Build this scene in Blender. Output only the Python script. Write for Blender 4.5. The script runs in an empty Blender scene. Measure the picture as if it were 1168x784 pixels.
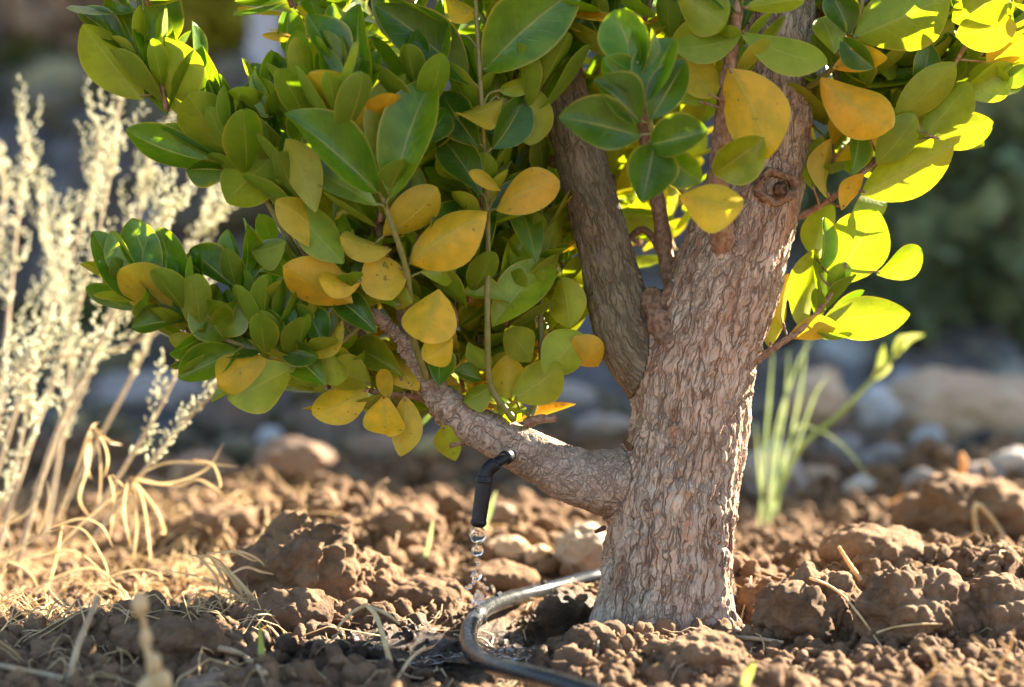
import bpy, bmesh, math, random
import numpy as np
from mathutils import Vector, Matrix, noise

random.seed(11)
rng = np.random.default_rng(11)
R = math.radians
S = bpy.context.scene
COL = S.collection

# ------------------------------------------------------------------ camera frame
F, CX, CY = 2760.0, 584.0, 392.0          # focal length / centre in photo pixels
CAMH, PITCH = 0.35, R(-3.0)
FWD = np.array([0, math.cos(PITCH), math.sin(PITCH)])
UP = np.array([0, -math.sin(PITCH), math.cos(PITCH)])
RT = np.array([1.0, 0, 0])
CAM = np.array([0, 0, CAMH])
D0 = 2.07                                  # distance of the trunk
MM = D0 / F


def W(px, py, dd=0.0):
    """world point seen at a photo pixel, dd metres behind the trunk's plane"""
    d = D0 + dd
    return CAM + d * (FWD + RT * (px - CX) / F - UP * (py - CY) / F)


def G(px, py, z=0.0):
    """point at height z seen at a photo pixel"""
    r = FWD + RT * (px - CX) / F - UP * (py - CY) / F
    return CAM + r * ((z - CAMH) / r[2])


# ------------------------------------------------------------------ noise (numpy)
def _h(ix, iy, iz, k):
    with np.errstate(over='ignore'):
        n = (ix.astype(np.int64) * 374761393 + iy.astype(np.int64) * 668265263 + iz.astype(np.int64) * 2147483647 + k * 1274126177) & 0xFFFFFFFF
        n = ((n ^ (n >> 13)) * 1274126177) & 0xFFFFFFFF
        n = ((n ^ (n >> 16)) * 2246822519) & 0xFFFFFFFF
        n = n ^ (n >> 15)
    return (n & 0xFFFFFF).astype(np.float64) / 16777216.0


def vnoise(p, k=0):
    i = np.floor(p).astype(np.int64); f = p - i
    f = f * f * f * (f * (f * 6 - 15) + 10)
    out = 0
    for dx in (0, 1):
        for dy in (0, 1):
            for dz in (0, 1):
                w = (f[:, 0] if dx else 1 - f[:, 0]) * (f[:, 1] if dy else 1 - f[:, 1]) * (f[:, 2] if dz else 1 - f[:, 2])
                out = out + w * _h(i[:, 0] + dx, i[:, 1] + dy, i[:, 2] + dz, k)
    return out * 2 - 1


def fbm(p, o=4, k=0):
    a, s, out = 1.0, 1.0, 0
    for j in range(o):
        out = out + a * vnoise(p * s + j * 17.3, k + j); a *= .5; s *= 2.03
    return out


def voro(p, k=0):
    i = np.floor(p).astype(np.int64)
    f1 = np.full(len(p), 9.0); f2 = np.full(len(p), 9.0)
    for dx in (-1, 0, 1):
        for dy in (-1, 0, 1):
            for dz in (-1, 0, 1):
                c = i + np.array([dx, dy, dz])
                q = np.stack([c[:, j] + _h(c[:, 0], c[:, 1], c[:, 2], k + 11 * j + 3) for j in range(3)], 1)
                d = np.sqrt(((p - q) ** 2).sum(1))
                m = d < f1
                f2 = np.where(m, f1, np.minimum(f2, d)); f1 = np.where(m, d, f1)
    return f1, f2


def sstep(a, b, x):
    t = np.clip((x - a) / (b - a), 0, 1)
    return t * t * (3 - 2 * t)


# ------------------------------------------------------------------ object helpers
def mk_mesh(name, v, f, mats, smooth=True, attrs=None, mi=None):
    me = bpy.data.meshes.new(name)
    v = np.asarray(v, dtype=np.float32)
    if isinstance(f, np.ndarray):
        n = f.shape[1]
        me.vertices.add(len(v)); me.vertices.foreach_set('co', v.ravel())
        me.loops.add(f.size); me.loops.foreach_set('vertex_index', f.astype(np.int32).ravel())
        me.polygons.add(len(f))
        me.polygons.foreach_set('loop_start', np.arange(0, f.size, n, dtype=np.int32))
        me.update(calc_edges=True)
    else:
        me.from_pydata([tuple(map(float, q)) for q in v], [], [tuple(map(int, q)) for q in f])
    for m in (mats if isinstance(mats, (list, tuple)) else [mats]):
        me.materials.append(m)
    if smooth:
        me.polygons.foreach_set('use_smooth', np.ones(len(me.polygons), dtype=bool))
    if attrs:
        for k, a in attrs.items():
            at = me.attributes.new(k, 'FLOAT_VECTOR', 'POINT')
            at.data.foreach_set('vector', np.asarray(a, dtype=np.float32).ravel())
    me.update()
    return me


def tag(o, label=None, cat=None, group=None, kind=None):
    if label: o['label'] = label
    if cat: o['category'] = cat
    if group: o['group'] = group
    if kind: o['kind'] = kind
    return o


def origin(o):
    p = Vector((0, 0, 0))
    while o is not None:
        p = p + o.location; o = o.parent
    return np.array(p)


def obj(name, v, f, m, parent=None, at=None, **kw):
    """one mesh object from world-space vertices"""
    o0 = origin(parent) if parent is not None else (np.array(at, dtype=float) if at is not None else np.zeros(3))
    me = mk_mesh(name, np.asarray(v, dtype=float) - o0, f, m, **kw)
    o = bpy.data.objects.new(name, me); COL.objects.link(o)
    if parent is not None: o.parent = parent
    else: o.location = Vector(o0)
    return o


def thing(name, loc, label, cat, group=None):
    o = bpy.data.objects.new(name, None); COL.objects.link(o)
    o.empty_display_size = .05
    o.location = Vector(np.asarray(loc, dtype=float))
    return tag(o, label, cat, group)


class Buf:
    """collects shapes with point attributes, all faces quads"""
    def __init__(s): s.v, s.f, s.a, s.n = [], [], {}, 0
    def add(s, v, f, **attrs):
        v = np.asarray(v, dtype=float)
        s.v.append(v); s.f.append(np.asarray(f) + s.n); s.n += len(v)
        for k, a in attrs.items():
            a = np.asarray(a, dtype=float)
            s.a.setdefault(k, []).append(np.broadcast_to(a, (len(v), 3)))
    def build(s, name, m, parent=None, at=None):
        return obj(name, np.concatenate(s.v), np.concatenate(s.f), m, parent, at,
                   attrs={k: np.concatenate(a) for k, a in s.a.items()})


def spline(pts, n=8):
    """Catmull-Rom through rows of numbers"""
    p = np.asarray(pts, dtype=float)
    if len(p) == 2: return p[0] + (p[1] - p[0]) * np.linspace(0, 1, n + 1)[:, None]
    p = np.vstack([2 * p[0] - p[1], p, 2 * p[-1] - p[-2]])
    out = []
    for i in range(1, len(p) - 2):
        t = np.linspace(0, 1, n, endpoint=False)[:, None]
        a, b, c, d = p[i - 1], p[i], p[i + 1], p[i + 2]
        out.append(.5 * ((2 * b) + (c - a) * t + (2 * a - 5 * b + 4 * c - d) * t ** 2 + (3 * b - a - 3 * c + d) * t ** 3))
    out.append(p[-2][None])
    return np.vstack(out)


def frames(P):
    T = np.gradient(P, axis=0); T /= np.linalg.norm(T, axis=1)[:, None] + 1e-12
    ref = np.array([0, -1.0, 0]) if abs(T[0][1]) < .9 else np.array([1.0, 0, 0])
    A = np.zeros_like(P); u = ref
    for i in range(len(P)):
        u = u - T[i] * np.dot(u, T[i]); u = u / (np.linalg.norm(u) + 1e-12); A[i] = u
    return T, A, np.cross(T, A)


def tube(P, r, seg=8):
    """closed tube, quads only; ends pinched to a point"""
    P = np.asarray(P, dtype=float); r = np.broadcast_to(np.asarray(r, dtype=float), (len(P),)).copy()
    T, A, B = frames(P)
    P = np.vstack([P[0] - T[0] * r[0] * .35, P[0] - T[0] * r[0] * .3, P, P[-1] + T[-1] * r[-1] * .3, P[-1] + T[-1] * r[-1] * .35])
    A = np.vstack([A[:1], A[:1], A, A[-1:], A[-1:]]); B = np.vstack([B[:1], B[:1], B, B[-1:], B[-1:]])
    r = np.concatenate([[r[0] * .02, r[0] * .7], r, [r[-1] * .7, r[-1] * .02]])
    th = np.linspace(0, 2 * np.pi, seg, endpoint=False)
    v = P[:, None] + r[:, None, None] * (np.cos(th)[None, :, None] * A[:, None] + np.sin(th)[None, :, None] * B[:, None])
    n = len(P)
    i, j = np.meshgrid(np.arange(n - 1), np.arange(seg), indexing='ij'); j2 = (j + 1) % seg
    f = np.stack([i * seg + j, i * seg + j2, (i + 1) * seg + j2, (i + 1) * seg + j], -1).reshape(-1, 4)
    return v.reshape(-1, 3), f


def ribbon(P, w, nrm, fold=.25):
    """grass blade: three vertices across, folded along its rib, tapering"""
    P = np.asarray(P, dtype=float); n = len(P)
    T = np.gradient(P, axis=0); T /= np.linalg.norm(T, axis=1)[:, None] + 1e-12
    X = np.cross(T, nrm); X /= np.linalg.norm(X, axis=1)[:, None] + 1e-9
    N = np.cross(X, T)
    t = np.linspace(0, 1, n); ww = w * np.minimum(1, .55 + t * 2) * np.clip((1 - t) * 2.5, .06, 1) ** .7
    v = np.stack([P - X * ww[:, None] / 2 + N * ww[:, None] * fold, P, P + X * ww[:, None] / 2 + N * ww[:, None] * fold], 1).reshape(-1, 3)
    f = []
    for i in range(n - 1):
        for j in (0, 1): f.append((i * 3 + j, i * 3 + j + 1, i * 3 + j + 4, i * 3 + j + 3))
    return v, np.array(f)


def ico(sub):
    bm = bmesh.new(); bmesh.ops.create_icosphere(bm, subdivisions=sub, radius=1)
    v = np.array([q.co[:] for q in bm.verts]); f = np.array([[q.index for q in p.verts] for p in bm.faces])
    bm.free(); return v, f


ICO = {k: ico(k) for k in (1, 2, 3, 4, 5, 6)}


def rotm(rx, ry, rz):
    return np.array(Matrix.Rotation(rz, 3, 'Z') @ Matrix.Rotation(ry, 3, 'Y') @ Matrix.Rotation(rx, 3, 'X'))


# ------------------------------------------------------------------ materials
def new_mat(name):
    m = bpy.data.materials.new(name); m.use_nodes = True
    nt = m.node_tree; nt.nodes.clear()
    out = nt.nodes.new('ShaderNodeOutputMaterial')
    return m, nt, out


def nd(nt, t, ins=None, **props):
    n = nt.nodes.new(t)
    for k, v in props.items(): setattr(n, k, v)
    for k, v in (ins or {}).items():
        s = n.inputs[k]
        if isinstance(v, bpy.types.NodeSocket): nt.links.new(v, s)
        else: s.default_value = v
    return n


def col4(c): return (c[0], c[1], c[2], 1.0)


def mixc(nt, f, a, b, blend='MIX'):
    n = nt.nodes.new('ShaderNodeMix'); n.data_type = 'RGBA'; n.blend_type = blend
    for i, v in ((0, f), (6, a), (7, b)):
        if isinstance(v, bpy.types.NodeSocket): nt.links.new(v, n.inputs[i])
        else: n.inputs[i].default_value = v if i == 0 else col4(v)
    return n.outputs[2]


def mth(nt, op, a, b=0.0, c=None, clamp=False):
    n = nt.nodes.new('ShaderNodeMath'); n.operation = op; n.use_clamp = clamp
    for i, v in enumerate([a, b] + ([c] if c is not None else [])):
        if isinstance(v, bpy.types.NodeSocket): nt.links.new(v, n.inputs[i])
        else: n.inputs[i].default_value = v
    return n.outputs[0]


def ss(nt, v, a, b, lo=0.0, hi=1.0):
    n = nd(nt, 'ShaderNodeMapRange', {0: v, 1: a, 2: b, 3: lo, 4: hi}, interpolation_type='SMOOTHSTEP')
    return n.outputs[0]


def noi(nt, vec, scale, detail=4.0, rough=.55):
    n = nd(nt, 'ShaderNodeTexNoise', {'Scale': scale, 'Detail': detail, 'Roughness': rough})
    nt.links.new(vec, n.inputs['Vector']); return n.outputs['Fac'] if 'Fac' in n.outputs else n.outputs[0]


def bump(nt, h, strength, dist, prev=None):
    n = nd(nt, 'ShaderNodeBump', {'Strength': strength, 'Distance': dist, 'Height': h})
    if prev is not None: nt.links.new(prev, n.inputs['Normal'])
    return n.outputs[0]


PUD = [G(505, 738), G(600, 724), G(430, 752)]


def soil_mat(name, lo, hi, wet=True, bank=False, grain=1.0):
    m, nt, out = new_mat(name)
    pos = nd(nt, 'ShaderNodeNewGeometry').outputs['Position']
    n1 = noi(nt, pos, 22, 5); n2 = noi(nt, pos, 300 * grain, 6, .65); n3 = noi(nt, pos, 1500 * grain, 2); n4 = noi(nt, pos, 90, 4)
    c = mixc(nt, ss(nt, n1, .35, .65), lo, hi)
    c = mixc(nt, ss(nt, n4, .4, .7, 0, .45), c, (hi[0] * 1.15, hi[1] * 1.12, hi[2] * 1.1))
    c = mixc(nt, ss(nt, n2, .35, .72, .25, 0.0), c, (lo[0] * .5, lo[1] * .5, lo[2] * .5))
    xyz = nd(nt, 'ShaderNodeSeparateXYZ', {0: pos})
    rough = .92
    if bank:
        nb = noi(nt, pos, 2.2, 4)
        c = mixc(nt, mth(nt, 'MULTIPLY', ss(nt, xyz.outputs[1], 2.95, 3.8), ss(nt, nb, .38, .55, .45, 1)), c, (.15, .15, .155))
        rock = noi(nt, pos, 6, 3)
        c = mixc(nt, mth(nt, 'MULTIPLY', ss(nt, xyz.outputs[1], 4.0, 5.2), ss(nt, rock, .58, .66, 0, .7)), c, (.34, .33, .32))
    bh = mth(nt, 'ADD', mth(nt, 'MULTIPLY', n2, 1.0), mth(nt, 'MULTIPLY', n3, .45))
    if wet:
        w = None
        for p, (rx, ry) in zip(PUD, ((.09, .065), (.075, .085), (.08, .04))):
            dx = mth(nt, 'DIVIDE', mth(nt, 'SUBTRACT', xyz.outputs[0], float(p[0])), rx)
            dy = mth(nt, 'DIVIDE', mth(nt, 'SUBTRACT', xyz.outputs[1], float(p[1])), ry)
            d = mth(nt, 'SQRT', mth(nt, 'ADD', mth(nt, 'MULTIPLY', dx, dx), mth(nt, 'MULTIPLY', dy, dy)))
            d = mth(nt, 'ADD', d, mth(nt, 'MULTIPLY', mth(nt, 'SUBTRACT', noi(nt, pos, 55, 3), .5), 1.1))
            k = ss(nt, d, .55, 1.7, 1, 0)
            w = k if w is None else mth(nt, 'MAXIMUM', w, k)
        # damp only where it lies low
        w = mth(nt, 'MULTIPLY', w, ss(nt, xyz.outputs[2], .015, .045, 1, .1))
        c = mixc(nt, mth(nt, 'MULTIPLY', w, .86), c, (.012, .008, .006))
        rough = mth(nt, 'SUBTRACT', .92, mth(nt, 'MULTIPLY', w, .74))
    b = bump(nt, bh, 1.0, .0042 / grain)
    p = nd(nt, 'ShaderNodeBsdfPrincipled', {'Base Color': c, 'Roughness': rough, 'Specular IOR Level': .25, 'Normal': b})
    nt.links.new(p.outputs[0], out.inputs[0])
    return m


def rock_mat(name, a, b_, dirt=(.26, .17, .1)):
    m, nt, out = new_mat(name)
    pos = nd(nt, 'ShaderNodeNewGeometry').outputs['Position']
    n1 = noi(nt, pos, 14, 6, .6); n2 = noi(nt, pos, 160, 4); n3 = noi(nt, pos, 40, 3)
    c = mixc(nt, ss(nt, n1, .35, .65), a, b_)
    c = mixc(nt, ss(nt, n3, .5, .7, 0, .5), c, dirt)
    c = mixc(nt, ss(nt, n2, .4, .7, 0, .35), c, (a[0] * .5, a[1] * .5, a[2] * .5))
    b = bump(nt, mth(nt, 'ADD', n2, mth(nt, 'MULTIPLY', n3, 2.0)), .6, .003)
    p = nd(nt, 'ShaderNodeBsdfPrincipled', {'Base Color': c, 'Roughness': .85, 'Specular IOR Level': .3, 'Normal': b})
    nt.links.new(p.outputs[0], out.inputs[0]); return m


def bark_mat(name, base, warm, grey, crack, scale=(95, 95, 42), cdepth=.85, streak=.6, baseg=False, lz=.36):
    m, nt, out = new_mat(name)
    at = nd(nt, 'ShaderNodeAttribute', attribute_name='bark').outputs['Vector']
    w = nd(nt, 'ShaderNodeTexNoise', {'Vector': at, 'Scale': 60.0, 'Detail': 3.0})
    wv = nd(nt, 'ShaderNodeVectorMath', {0: w.outputs['Color'], 1: (.5, .5, .5)}, operation='SUBTRACT').outputs[0]
    wv = nd(nt, 'ShaderNodeVectorMath', {0: wv, 'Scale': .010}, operation='SCALE').outputs[0]
    v = nd(nt, 'ShaderNodeVectorMath', {0: at, 1: wv}, operation='ADD').outputs[0]
    vs = nd(nt, 'ShaderNodeVectorMath', {0: v, 1: scale}, operation='MULTIPLY').outputs[0]
    vo = nd(nt, 'ShaderNodeTexVoronoi', {'Vector': vs, 'Scale': 1.0}, feature='DISTANCE_TO_EDGE')
    vc = nd(nt, 'ShaderNodeTexVoronoi', {'Vector': vs, 'Scale': 1.0}, feature='F1')
    vs2 = nd(nt, 'ShaderNodeVectorMath', {0: v, 1: tuple(q * 2.3 for q in scale)}, operation='MULTIPLY').outputs[0]
    vo2 = nd(nt, 'ShaderNodeTexVoronoi', {'Vector': vs2, 'Scale': 1.0}, feature='DISTANCE_TO_EDGE')
    st = nd(nt, 'ShaderNodeVectorMath', {0: v, 1: (70, 70, 9)}, operation='MULTIPLY').outputs[0]
    ns = noi(nt, st, 1.0, 4)
    fib = nd(nt, 'ShaderNodeVectorMath', {0: v, 1: (700, 700, 130)}, operation='MULTIPLY').outputs[0]
    nf = noi(nt, fib, 1.0, 3)
    nb = noi(nt, at, 16, 4)
    brk = ss(nt, noi(nt, at, 34, 2), .35, .6)          # cracks come and go
    c = mixc(nt, ss(nt, nb, .35, .65), base, grey)
    c = mixc(nt, ss(nt, ns, .54, .66, 0, streak), c, warm)
    big_ = noi(nt, nd(nt, 'ShaderNodeVectorMath', {0: at, 1: (26, 26, 15)}, operation='MULTIPLY').outputs[0], 1.0, 5, .62)
    c = mixc(nt, ss(nt, big_, .54, .66, 0, .6), c, (base[0] * .62, base[1] * .5, base[2] * .42))
    c = mixc(nt, ss(nt, big_, .34, .44, .45, 0), c, (min(.62, grey[0] * 1.12), min(.56, grey[1] * 1.16), min(.5, grey[2] * 1.2)))
    cellv = nd(nt, 'ShaderNodeSeparateColor', {0: vc.outputs['Color']}).outputs[0]
    c = mixc(nt, .3, c, mixc(nt, cellv, (base[0] * .55, base[1] * .55, base[2] * .55), (min(.7, grey[0] * 1.45), min(.7, grey[1] * 1.45), min(.7, grey[2] * 1.45))))
    c = mixc(nt, ss(nt, nf, .35, .7, .28, 0), c, crack)
    cr = ss(nt, vo.outputs['Distance'], 0, .075, 1, 0)
    cr2 = mth(nt, 'MULTIPLY', ss(nt, vo2.outputs['Distance'], 0, .09, .7, 0), brk)
    r1 = nd(nt, 'ShaderNodeVectorMath', {0: v, 1: (scale[0] * .66, scale[1] * .66, scale[2] * lz)}, operation='MULTIPLY').outputs[0]
    r2 = nd(nt, 'ShaderNodeVectorMath', {0: v, 1: (scale[0] * 1.5, scale[1] * 1.5, scale[2] * lz * 2.4)}, operation='MULTIPLY').outputs[0]
    l1 = ss(nt, mth(nt, 'ABSOLUTE', mth(nt, 'SUBTRACT', noi(nt, r1, 1.0, 2, .6), .5)), 0, .036, 1, 0)
    l2 = ss(nt, mth(nt, 'ABSOLUTE', mth(nt, 'SUBTRACT', noi(nt, r2, 1.0, 2, .6), .5)), 0, .04, .6, 0)
    cra = mth(nt, 'MAXIMUM', mth(nt, 'MAXIMUM', l1, l2), mth(nt, 'MULTIPLY', mth(nt, 'MAXIMUM', cr, cr2), mth(nt, 'MULTIPLY', brk, .7)))
    c = mixc(nt, mth(nt, 'MULTIPLY', cra, cdepth), c, crack)
    if baseg:
        z = nd(nt, 'ShaderNodeSeparateXYZ', {0: nd(nt, 'ShaderNodeNewGeometry').outputs['Position']}).outputs[2]
        z = mth(nt, 'ADD', z, mth(nt, 'MULTIPLY', nb, .03))
        c = mixc(nt, ss(nt, z, .01, .05, .4, 0), c, (.30, .25, .23))
    hgt = mth(nt, 'SUBTRACT', mth(nt, 'ADD', mth(nt, 'MULTIPLY', nf, .25), mth(nt, 'MULTIPLY', cellv, .35)), cra)
    b = bump(nt, hgt, .85, .0019)
    p = nd(nt, 'ShaderNodeBsdfPrincipled', {'Base Color': c, 'Roughness': .85, 'Specular IOR Level': .25, 'Normal': b})
    nt.links.new(p.outputs[0], out.inputs[0]); return m


def leaf_mat():
    m, nt, out = new_mat('leaf')
    tint = nd(nt, 'ShaderNodeAttribute', attribute_name='tint').outputs['Color']
    luv = nd(nt, 'ShaderNodeAttribute', attribute_name='luv').outputs['Vector']
    s = nd(nt, 'ShaderNodeSeparateXYZ', {0: luv}); u, t, sd = s.outputs
    geo = nd(nt, 'ShaderNodeNewGeometry'); pos = geo.outputs['Position']; back = geo.outputs['Backfacing']
    au = mth(nt, 'ABSOLUTE', u)
    mid = mth(nt, 'MULTIPLY', ss(nt, au, .015, .07, 1, 0), ss(nt, t, .5, 1.0, 1, .3))
    ph = mth(nt, 'SUBTRACT', mth(nt, 'MULTIPLY', t, 9.0), mth(nt, 'MULTIPLY', au, 2.0))
    vein = ss(nt, mth(nt, 'ABSOLUTE', mth(nt, 'SUBTRACT', mth(nt, 'FRACT', ph), .5)), 0, .1, 1, 0)
    vein = mth(nt, 'MULTIPLY', vein, ss(nt, au, .3, .95, 1, 0))
    mar = ss(nt, au, .9, 1.0)
    tt = nd(nt, 'ShaderNodeSeparateColor', {0: tint})
    yel = ss(nt, tt.outputs[0], .16, .34)
    mot = noi(nt, pos, 65, 4); mo2 = noi(nt, pos, 300, 3)
    c = mixc(nt, ss(nt, mot, .3, .7), mixc(nt, 1.0, tint, (.72, .8, .75), 'MULTIPLY'), mixc(nt, 1.0, tint, (1.22, 1.15, 1.1), 'MULTIPLY'))
    # yellowing leaves keep green near the rib
    grn = mth(nt, 'MULTIPLY', mth(nt, 'MULTIPLY', yel, ss(nt, mth(nt, 'ADD', au, mth(nt, 'MULTIPLY', mot, .9)), .35, .95, .42, 0)), ss(nt, t, .2, .9, 1, .2))
    c = mixc(nt, grn, c, (.2, .24, .02))
    # turning rims on the green ones
    rim = mth(nt, 'MULTIPLY', ss(nt, mth(nt, 'ADD', au, mth(nt, 'MULTIPLY', mot, .7)), 1.05, 1.5, 0, .5), ss(nt, sd, .35, .7))
    c = mixc(nt, rim, c, (.4, .3, .02))
    c = mixc(nt, mth(nt, 'MULTIPLY', mar, .55), c, (.5, .42, .08))
    c = mixc(nt, mth(nt, 'ADD', mth(nt, 'MULTIPLY', mid, .5), mth(nt, 'MULTIPLY', vein, .09)), c, (.42, .42, .12))
    spot = mth(nt, 'MULTIPLY', ss(nt, noi(nt, pos, 170, 3), .66, .72), mth(nt, 'ADD', mth(nt, 'MULTIPLY', yel, .75), .15))
    c = mixc(nt, spot, c, (.09, .04, .015))
    c = mixc(nt, ss(nt, mo2, .55, .75, 0, .2), c, (.05, .05, .01))
    low = mixc(nt, .45, c, mixc(nt, yel, (.245, .32, .018), (.66, .44, .03)))
    cc = mixc(nt, back, c, low)
    rg = mth(nt, 'ADD', mth(nt, 'ADD', .26, mth(nt, 'MULTIPLY', back, .22)), mth(nt, 'MULTIPLY', mo2, .12))
    b = bump(nt, mth(nt, 'ADD', mth(nt, 'ADD', mth(nt, 'MULTIPLY', vein, .5), mth(nt, 'MULTIPLY', mid, -1.0)), mth(nt, 'MULTIPLY', mot, 1.5)), .35, .0012)
    p = nd(nt, 'ShaderNodeBsdfPrincipled', {'Base Color': cc, 'Roughness': rg, 'Specular IOR Level': .48, 'Normal': b})
    g = nd(nt, 'ShaderNodeGamma', {0: c, 1: .64}).outputs[0]
    g = mixc(nt, 1.0, g, (.92, .92, .10), 'MULTIPLY')
    tr = nd(nt, 'ShaderNodeBsdfTranslucent', {0: g})
    mx = nd(nt, 'ShaderNodeMixShader', {0: .42, 1: p.outputs[0], 2: tr.outputs[0]})
    nt.links.new(mx.outputs[0], out.inputs[0]); return m


def thin_mat(name, c1, c2, trans=.35, rough=.6, scale=60, attr=False):
    """dry or green blades, pale small leaves"""
    m, nt, out = new_mat(name)
    pos = nd(nt, 'ShaderNodeNewGeometry').outputs['Position']
    n = noi(nt, pos, scale, 3)
    c = mixc(nt, ss(nt, n, .35, .65), c1, c2)
    p = nd(nt, 'ShaderNodeBsdfPrincipled', {'Base Color': c, 'Roughness': rough, 'Specular IOR Level': .35})
    tr = nd(nt, 'ShaderNodeBsdfTranslucent', {0: c})
    mx = nd(nt, 'ShaderNodeMixShader', {0: trans, 1: p.outputs[0], 2: tr.outputs[0]})
    nt.links.new(mx.outputs[0], out.inputs[0]); return m


def plain_mat(name, c1, c2, rough=.6, scale=80, spec=.5, bmp=.3, bd=.001):
    m, nt, out = new_mat(name)
    pos = nd(nt, 'ShaderNodeNewGeometry').outputs['Position']
    n = noi(nt, pos, scale, 4)
    c = mixc(nt, ss(nt, n, .35, .65), c1, c2)
    r = mth(nt, 'ADD', rough, mth(nt, 'MULTIPLY', mth(nt, 'SUBTRACT', n, .5), .25))
    p = nd(nt, 'ShaderNodeBsdfPrincipled', {'Base Color': c, 'Roughness': r, 'Specular IOR Level': spec, 'Normal': bump(nt, n, bmp, bd)})
    nt.links.new(p.outputs[0], out.inputs[0]); return m


def water_mat(name, flat=False):
    m, nt, out = new_mat(name)
    pos = nd(nt, 'ShaderNodeNewGeometry').outputs['Position']
    p = nd(nt, 'ShaderNodeBsdfPrincipled', {'Base Color': (1, 1, 1, 1), 'Roughness': .0, 'IOR': 1.333, 'Transmission Weight': 1.0})
    if flat:
        b = bump(nt, mth(nt, 'ADD', noi(nt, pos, 60, 2), mth(nt, 'MULTIPLY', noi(nt, pos, 170, 2), .5)), 1.0, .03)
        nt.links.new(b, p.inputs['Normal'])
        p.inputs['Roughness'].default_value = .03
        p.inputs['Base Color'].default_value = (.7, .62, .5, 1)
    nt.links.new(p.outputs[0], out.inputs[0]); return m


M = {}
M['soil'] = soil_mat('dry_soil', (.150, .086, .046), (.30, .188, .105), True, True)
M['clod'] = soil_mat('crumbly_soil', (.150, .086, .046), (.30, .186, .104), True)
M['bark'] = bark_mat('trunk_bark', (.48, .32, .22), (.43, .175, .08), (.52, .405, .305), (.10, .055, .032), (120, 120, 44), .85, .8, baseg=True)
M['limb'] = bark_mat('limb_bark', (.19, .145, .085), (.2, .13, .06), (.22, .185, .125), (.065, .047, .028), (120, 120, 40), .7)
M['branch'] = bark_mat('branch_bark', (.42, .30, .215), (.38, .21, .12), (.45, .36, .28), (.13, .08, .05), (75, 75, 130), .6, .4, lz=.6)
M['twig'] = plain_mat('twig_bark', (.17, .085, .045), (.30, .19, .12), .7, 220, .3, .8, .002)
M['greenstem'] = plain_mat('young_stem', (.13, .14, .03), (.2, .17, .05), .5, 150, .4, .3, .001)
M['knot'] = plain_mat('knot_bark', (.13, .075, .045), (.27, .17, .11), .85, 180, .2, 1.0, .004)
M['dead'] = plain_mat('dead_wood', (.035, .02, .014), (.16, .09, .055), .9, 260, .2, 1.0, .004)
M['leaf'] = leaf_mat()
M['straw'] = thin_mat('dry_straw', (.62, .43, .2), (.72, .56, .32), .3)
M['straw2'] = thin_mat('grey_straw', (.40, .29, .17), (.55, .42, .26), .2)
M['pale'] = thin_mat('pale_shrub_leaf', (.68, .67, .48), (.78, .76, .6), .38, .6, 90)
M['palestem'] = plain_mat('shrub_stem', (.42, .32, .2), (.55, .44, .3), .8, 200)
M['blade'] = thin_mat('green_blade', (.22, .30, .11), (.36, .42, .19), .4, .5, 30)
M['bud'] = thin_mat('weed_bud', (.42, .5, .08), (.5, .52, .15), .4)
M['orangestalk'] = thin_mat('orange_dry_stalk', (.6, .3, .08), (.7, .4, .14), .3)
M['bluebush'] = thin_mat('far_bush_leaf', (.12, .17, .08), (.27, .31, .15), .25, .5, 8)
M['olivebush'] = thin_mat('far_olive_leaf', (.10, .13, .04), (.2, .2, .06), .35, .5, 8)
M['yellowbush'] = thin_mat('far_yellow_leaf', (.42, .42, .04), (.55, .46, .06), .45, .5, 8)
M['drybush'] = thin_mat('far_dry_leaf', (.34, .25, .15), (.5, .36, .25), .3, .6, 8)
M['palebush'] = thin_mat('far_pale_leaf', (.55, .48, .3), (.7, .62, .42), .3, .6, 8)
M['greytrunk'] = plain_mat('grey_trunk', (.33, .32, .34), (.46, .44, .44), .8, 12)
M['rock_tan'] = rock_mat('tan_rock', (.44, .29, .175), (.50, .37, .25))
M['rock_grey'] = rock_mat('grey_rock', (.22, .19, .17), (.31, .275, .245), (.24, .17, .12))
M['rock_brown'] = rock_mat('brown_rock', (.2, .13, .085), (.27, .18, .12), (.2, .12, .07))
M['rock_beige'] = rock_mat('beige_rock', (.30, .225, .155), (.38, .29, .21))
M['rock_pale'] = rock_mat('pale_rock', (.40, .35, .3), (.48, .43, .37), (.42, .32, .24))
M['rock_white'] = rock_mat('white_rock', (.36, .37, .38), (.45, .45, .45), (.35, .3, .26))
M['hose'] = plain_mat('black_hose', (.012, .015, .018), (.018, .021, .022), .28, 90, .27, .12, .001)
M['black'] = plain_mat('black_plastic', (.006, .006, .007), (.012, .012, .013), .45, 120, .3, .3, .001)
M['water'] = water_mat('clear_water')
M['puddle'] = water_mat('puddle_water', True)

# ------------------------------------------------------------------ ground
NR, NC = 800, 820
tt = np.linspace(0, 1, NR)
ROWY = 1.45 * (9.0 / 1.45) ** (tt ** 1.0 * .35 + tt ** 2.2 * .65)      # dense near, sparse far
UU = np.linspace(-1, 1, NC)
UU = np.sign(UU) * (np.abs(UU) * .8 + np.abs(UU) ** 3 * .2)


def halfw(y): return .27 * y + .22


GX = UU[None, :] * halfw(ROWY)[:, None]
GY = np.repeat(ROWY[:, None], NC, 1)


hp = [(760, 648), (715, 653), (680, 660), (647, 665), (614, 671), (584, 681), (557, 695), (540, 711), (534, 724), (539, 739), (557, 754), (592, 769), (642, 784), (705, 800), (800, 820)]
HP = spline([G(a, b, .010) for a, b in hp], 10)
for k in range(len(HP)):
    HP[k, 2] = .0095 + .003 * math.sin(k * .12)


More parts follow.
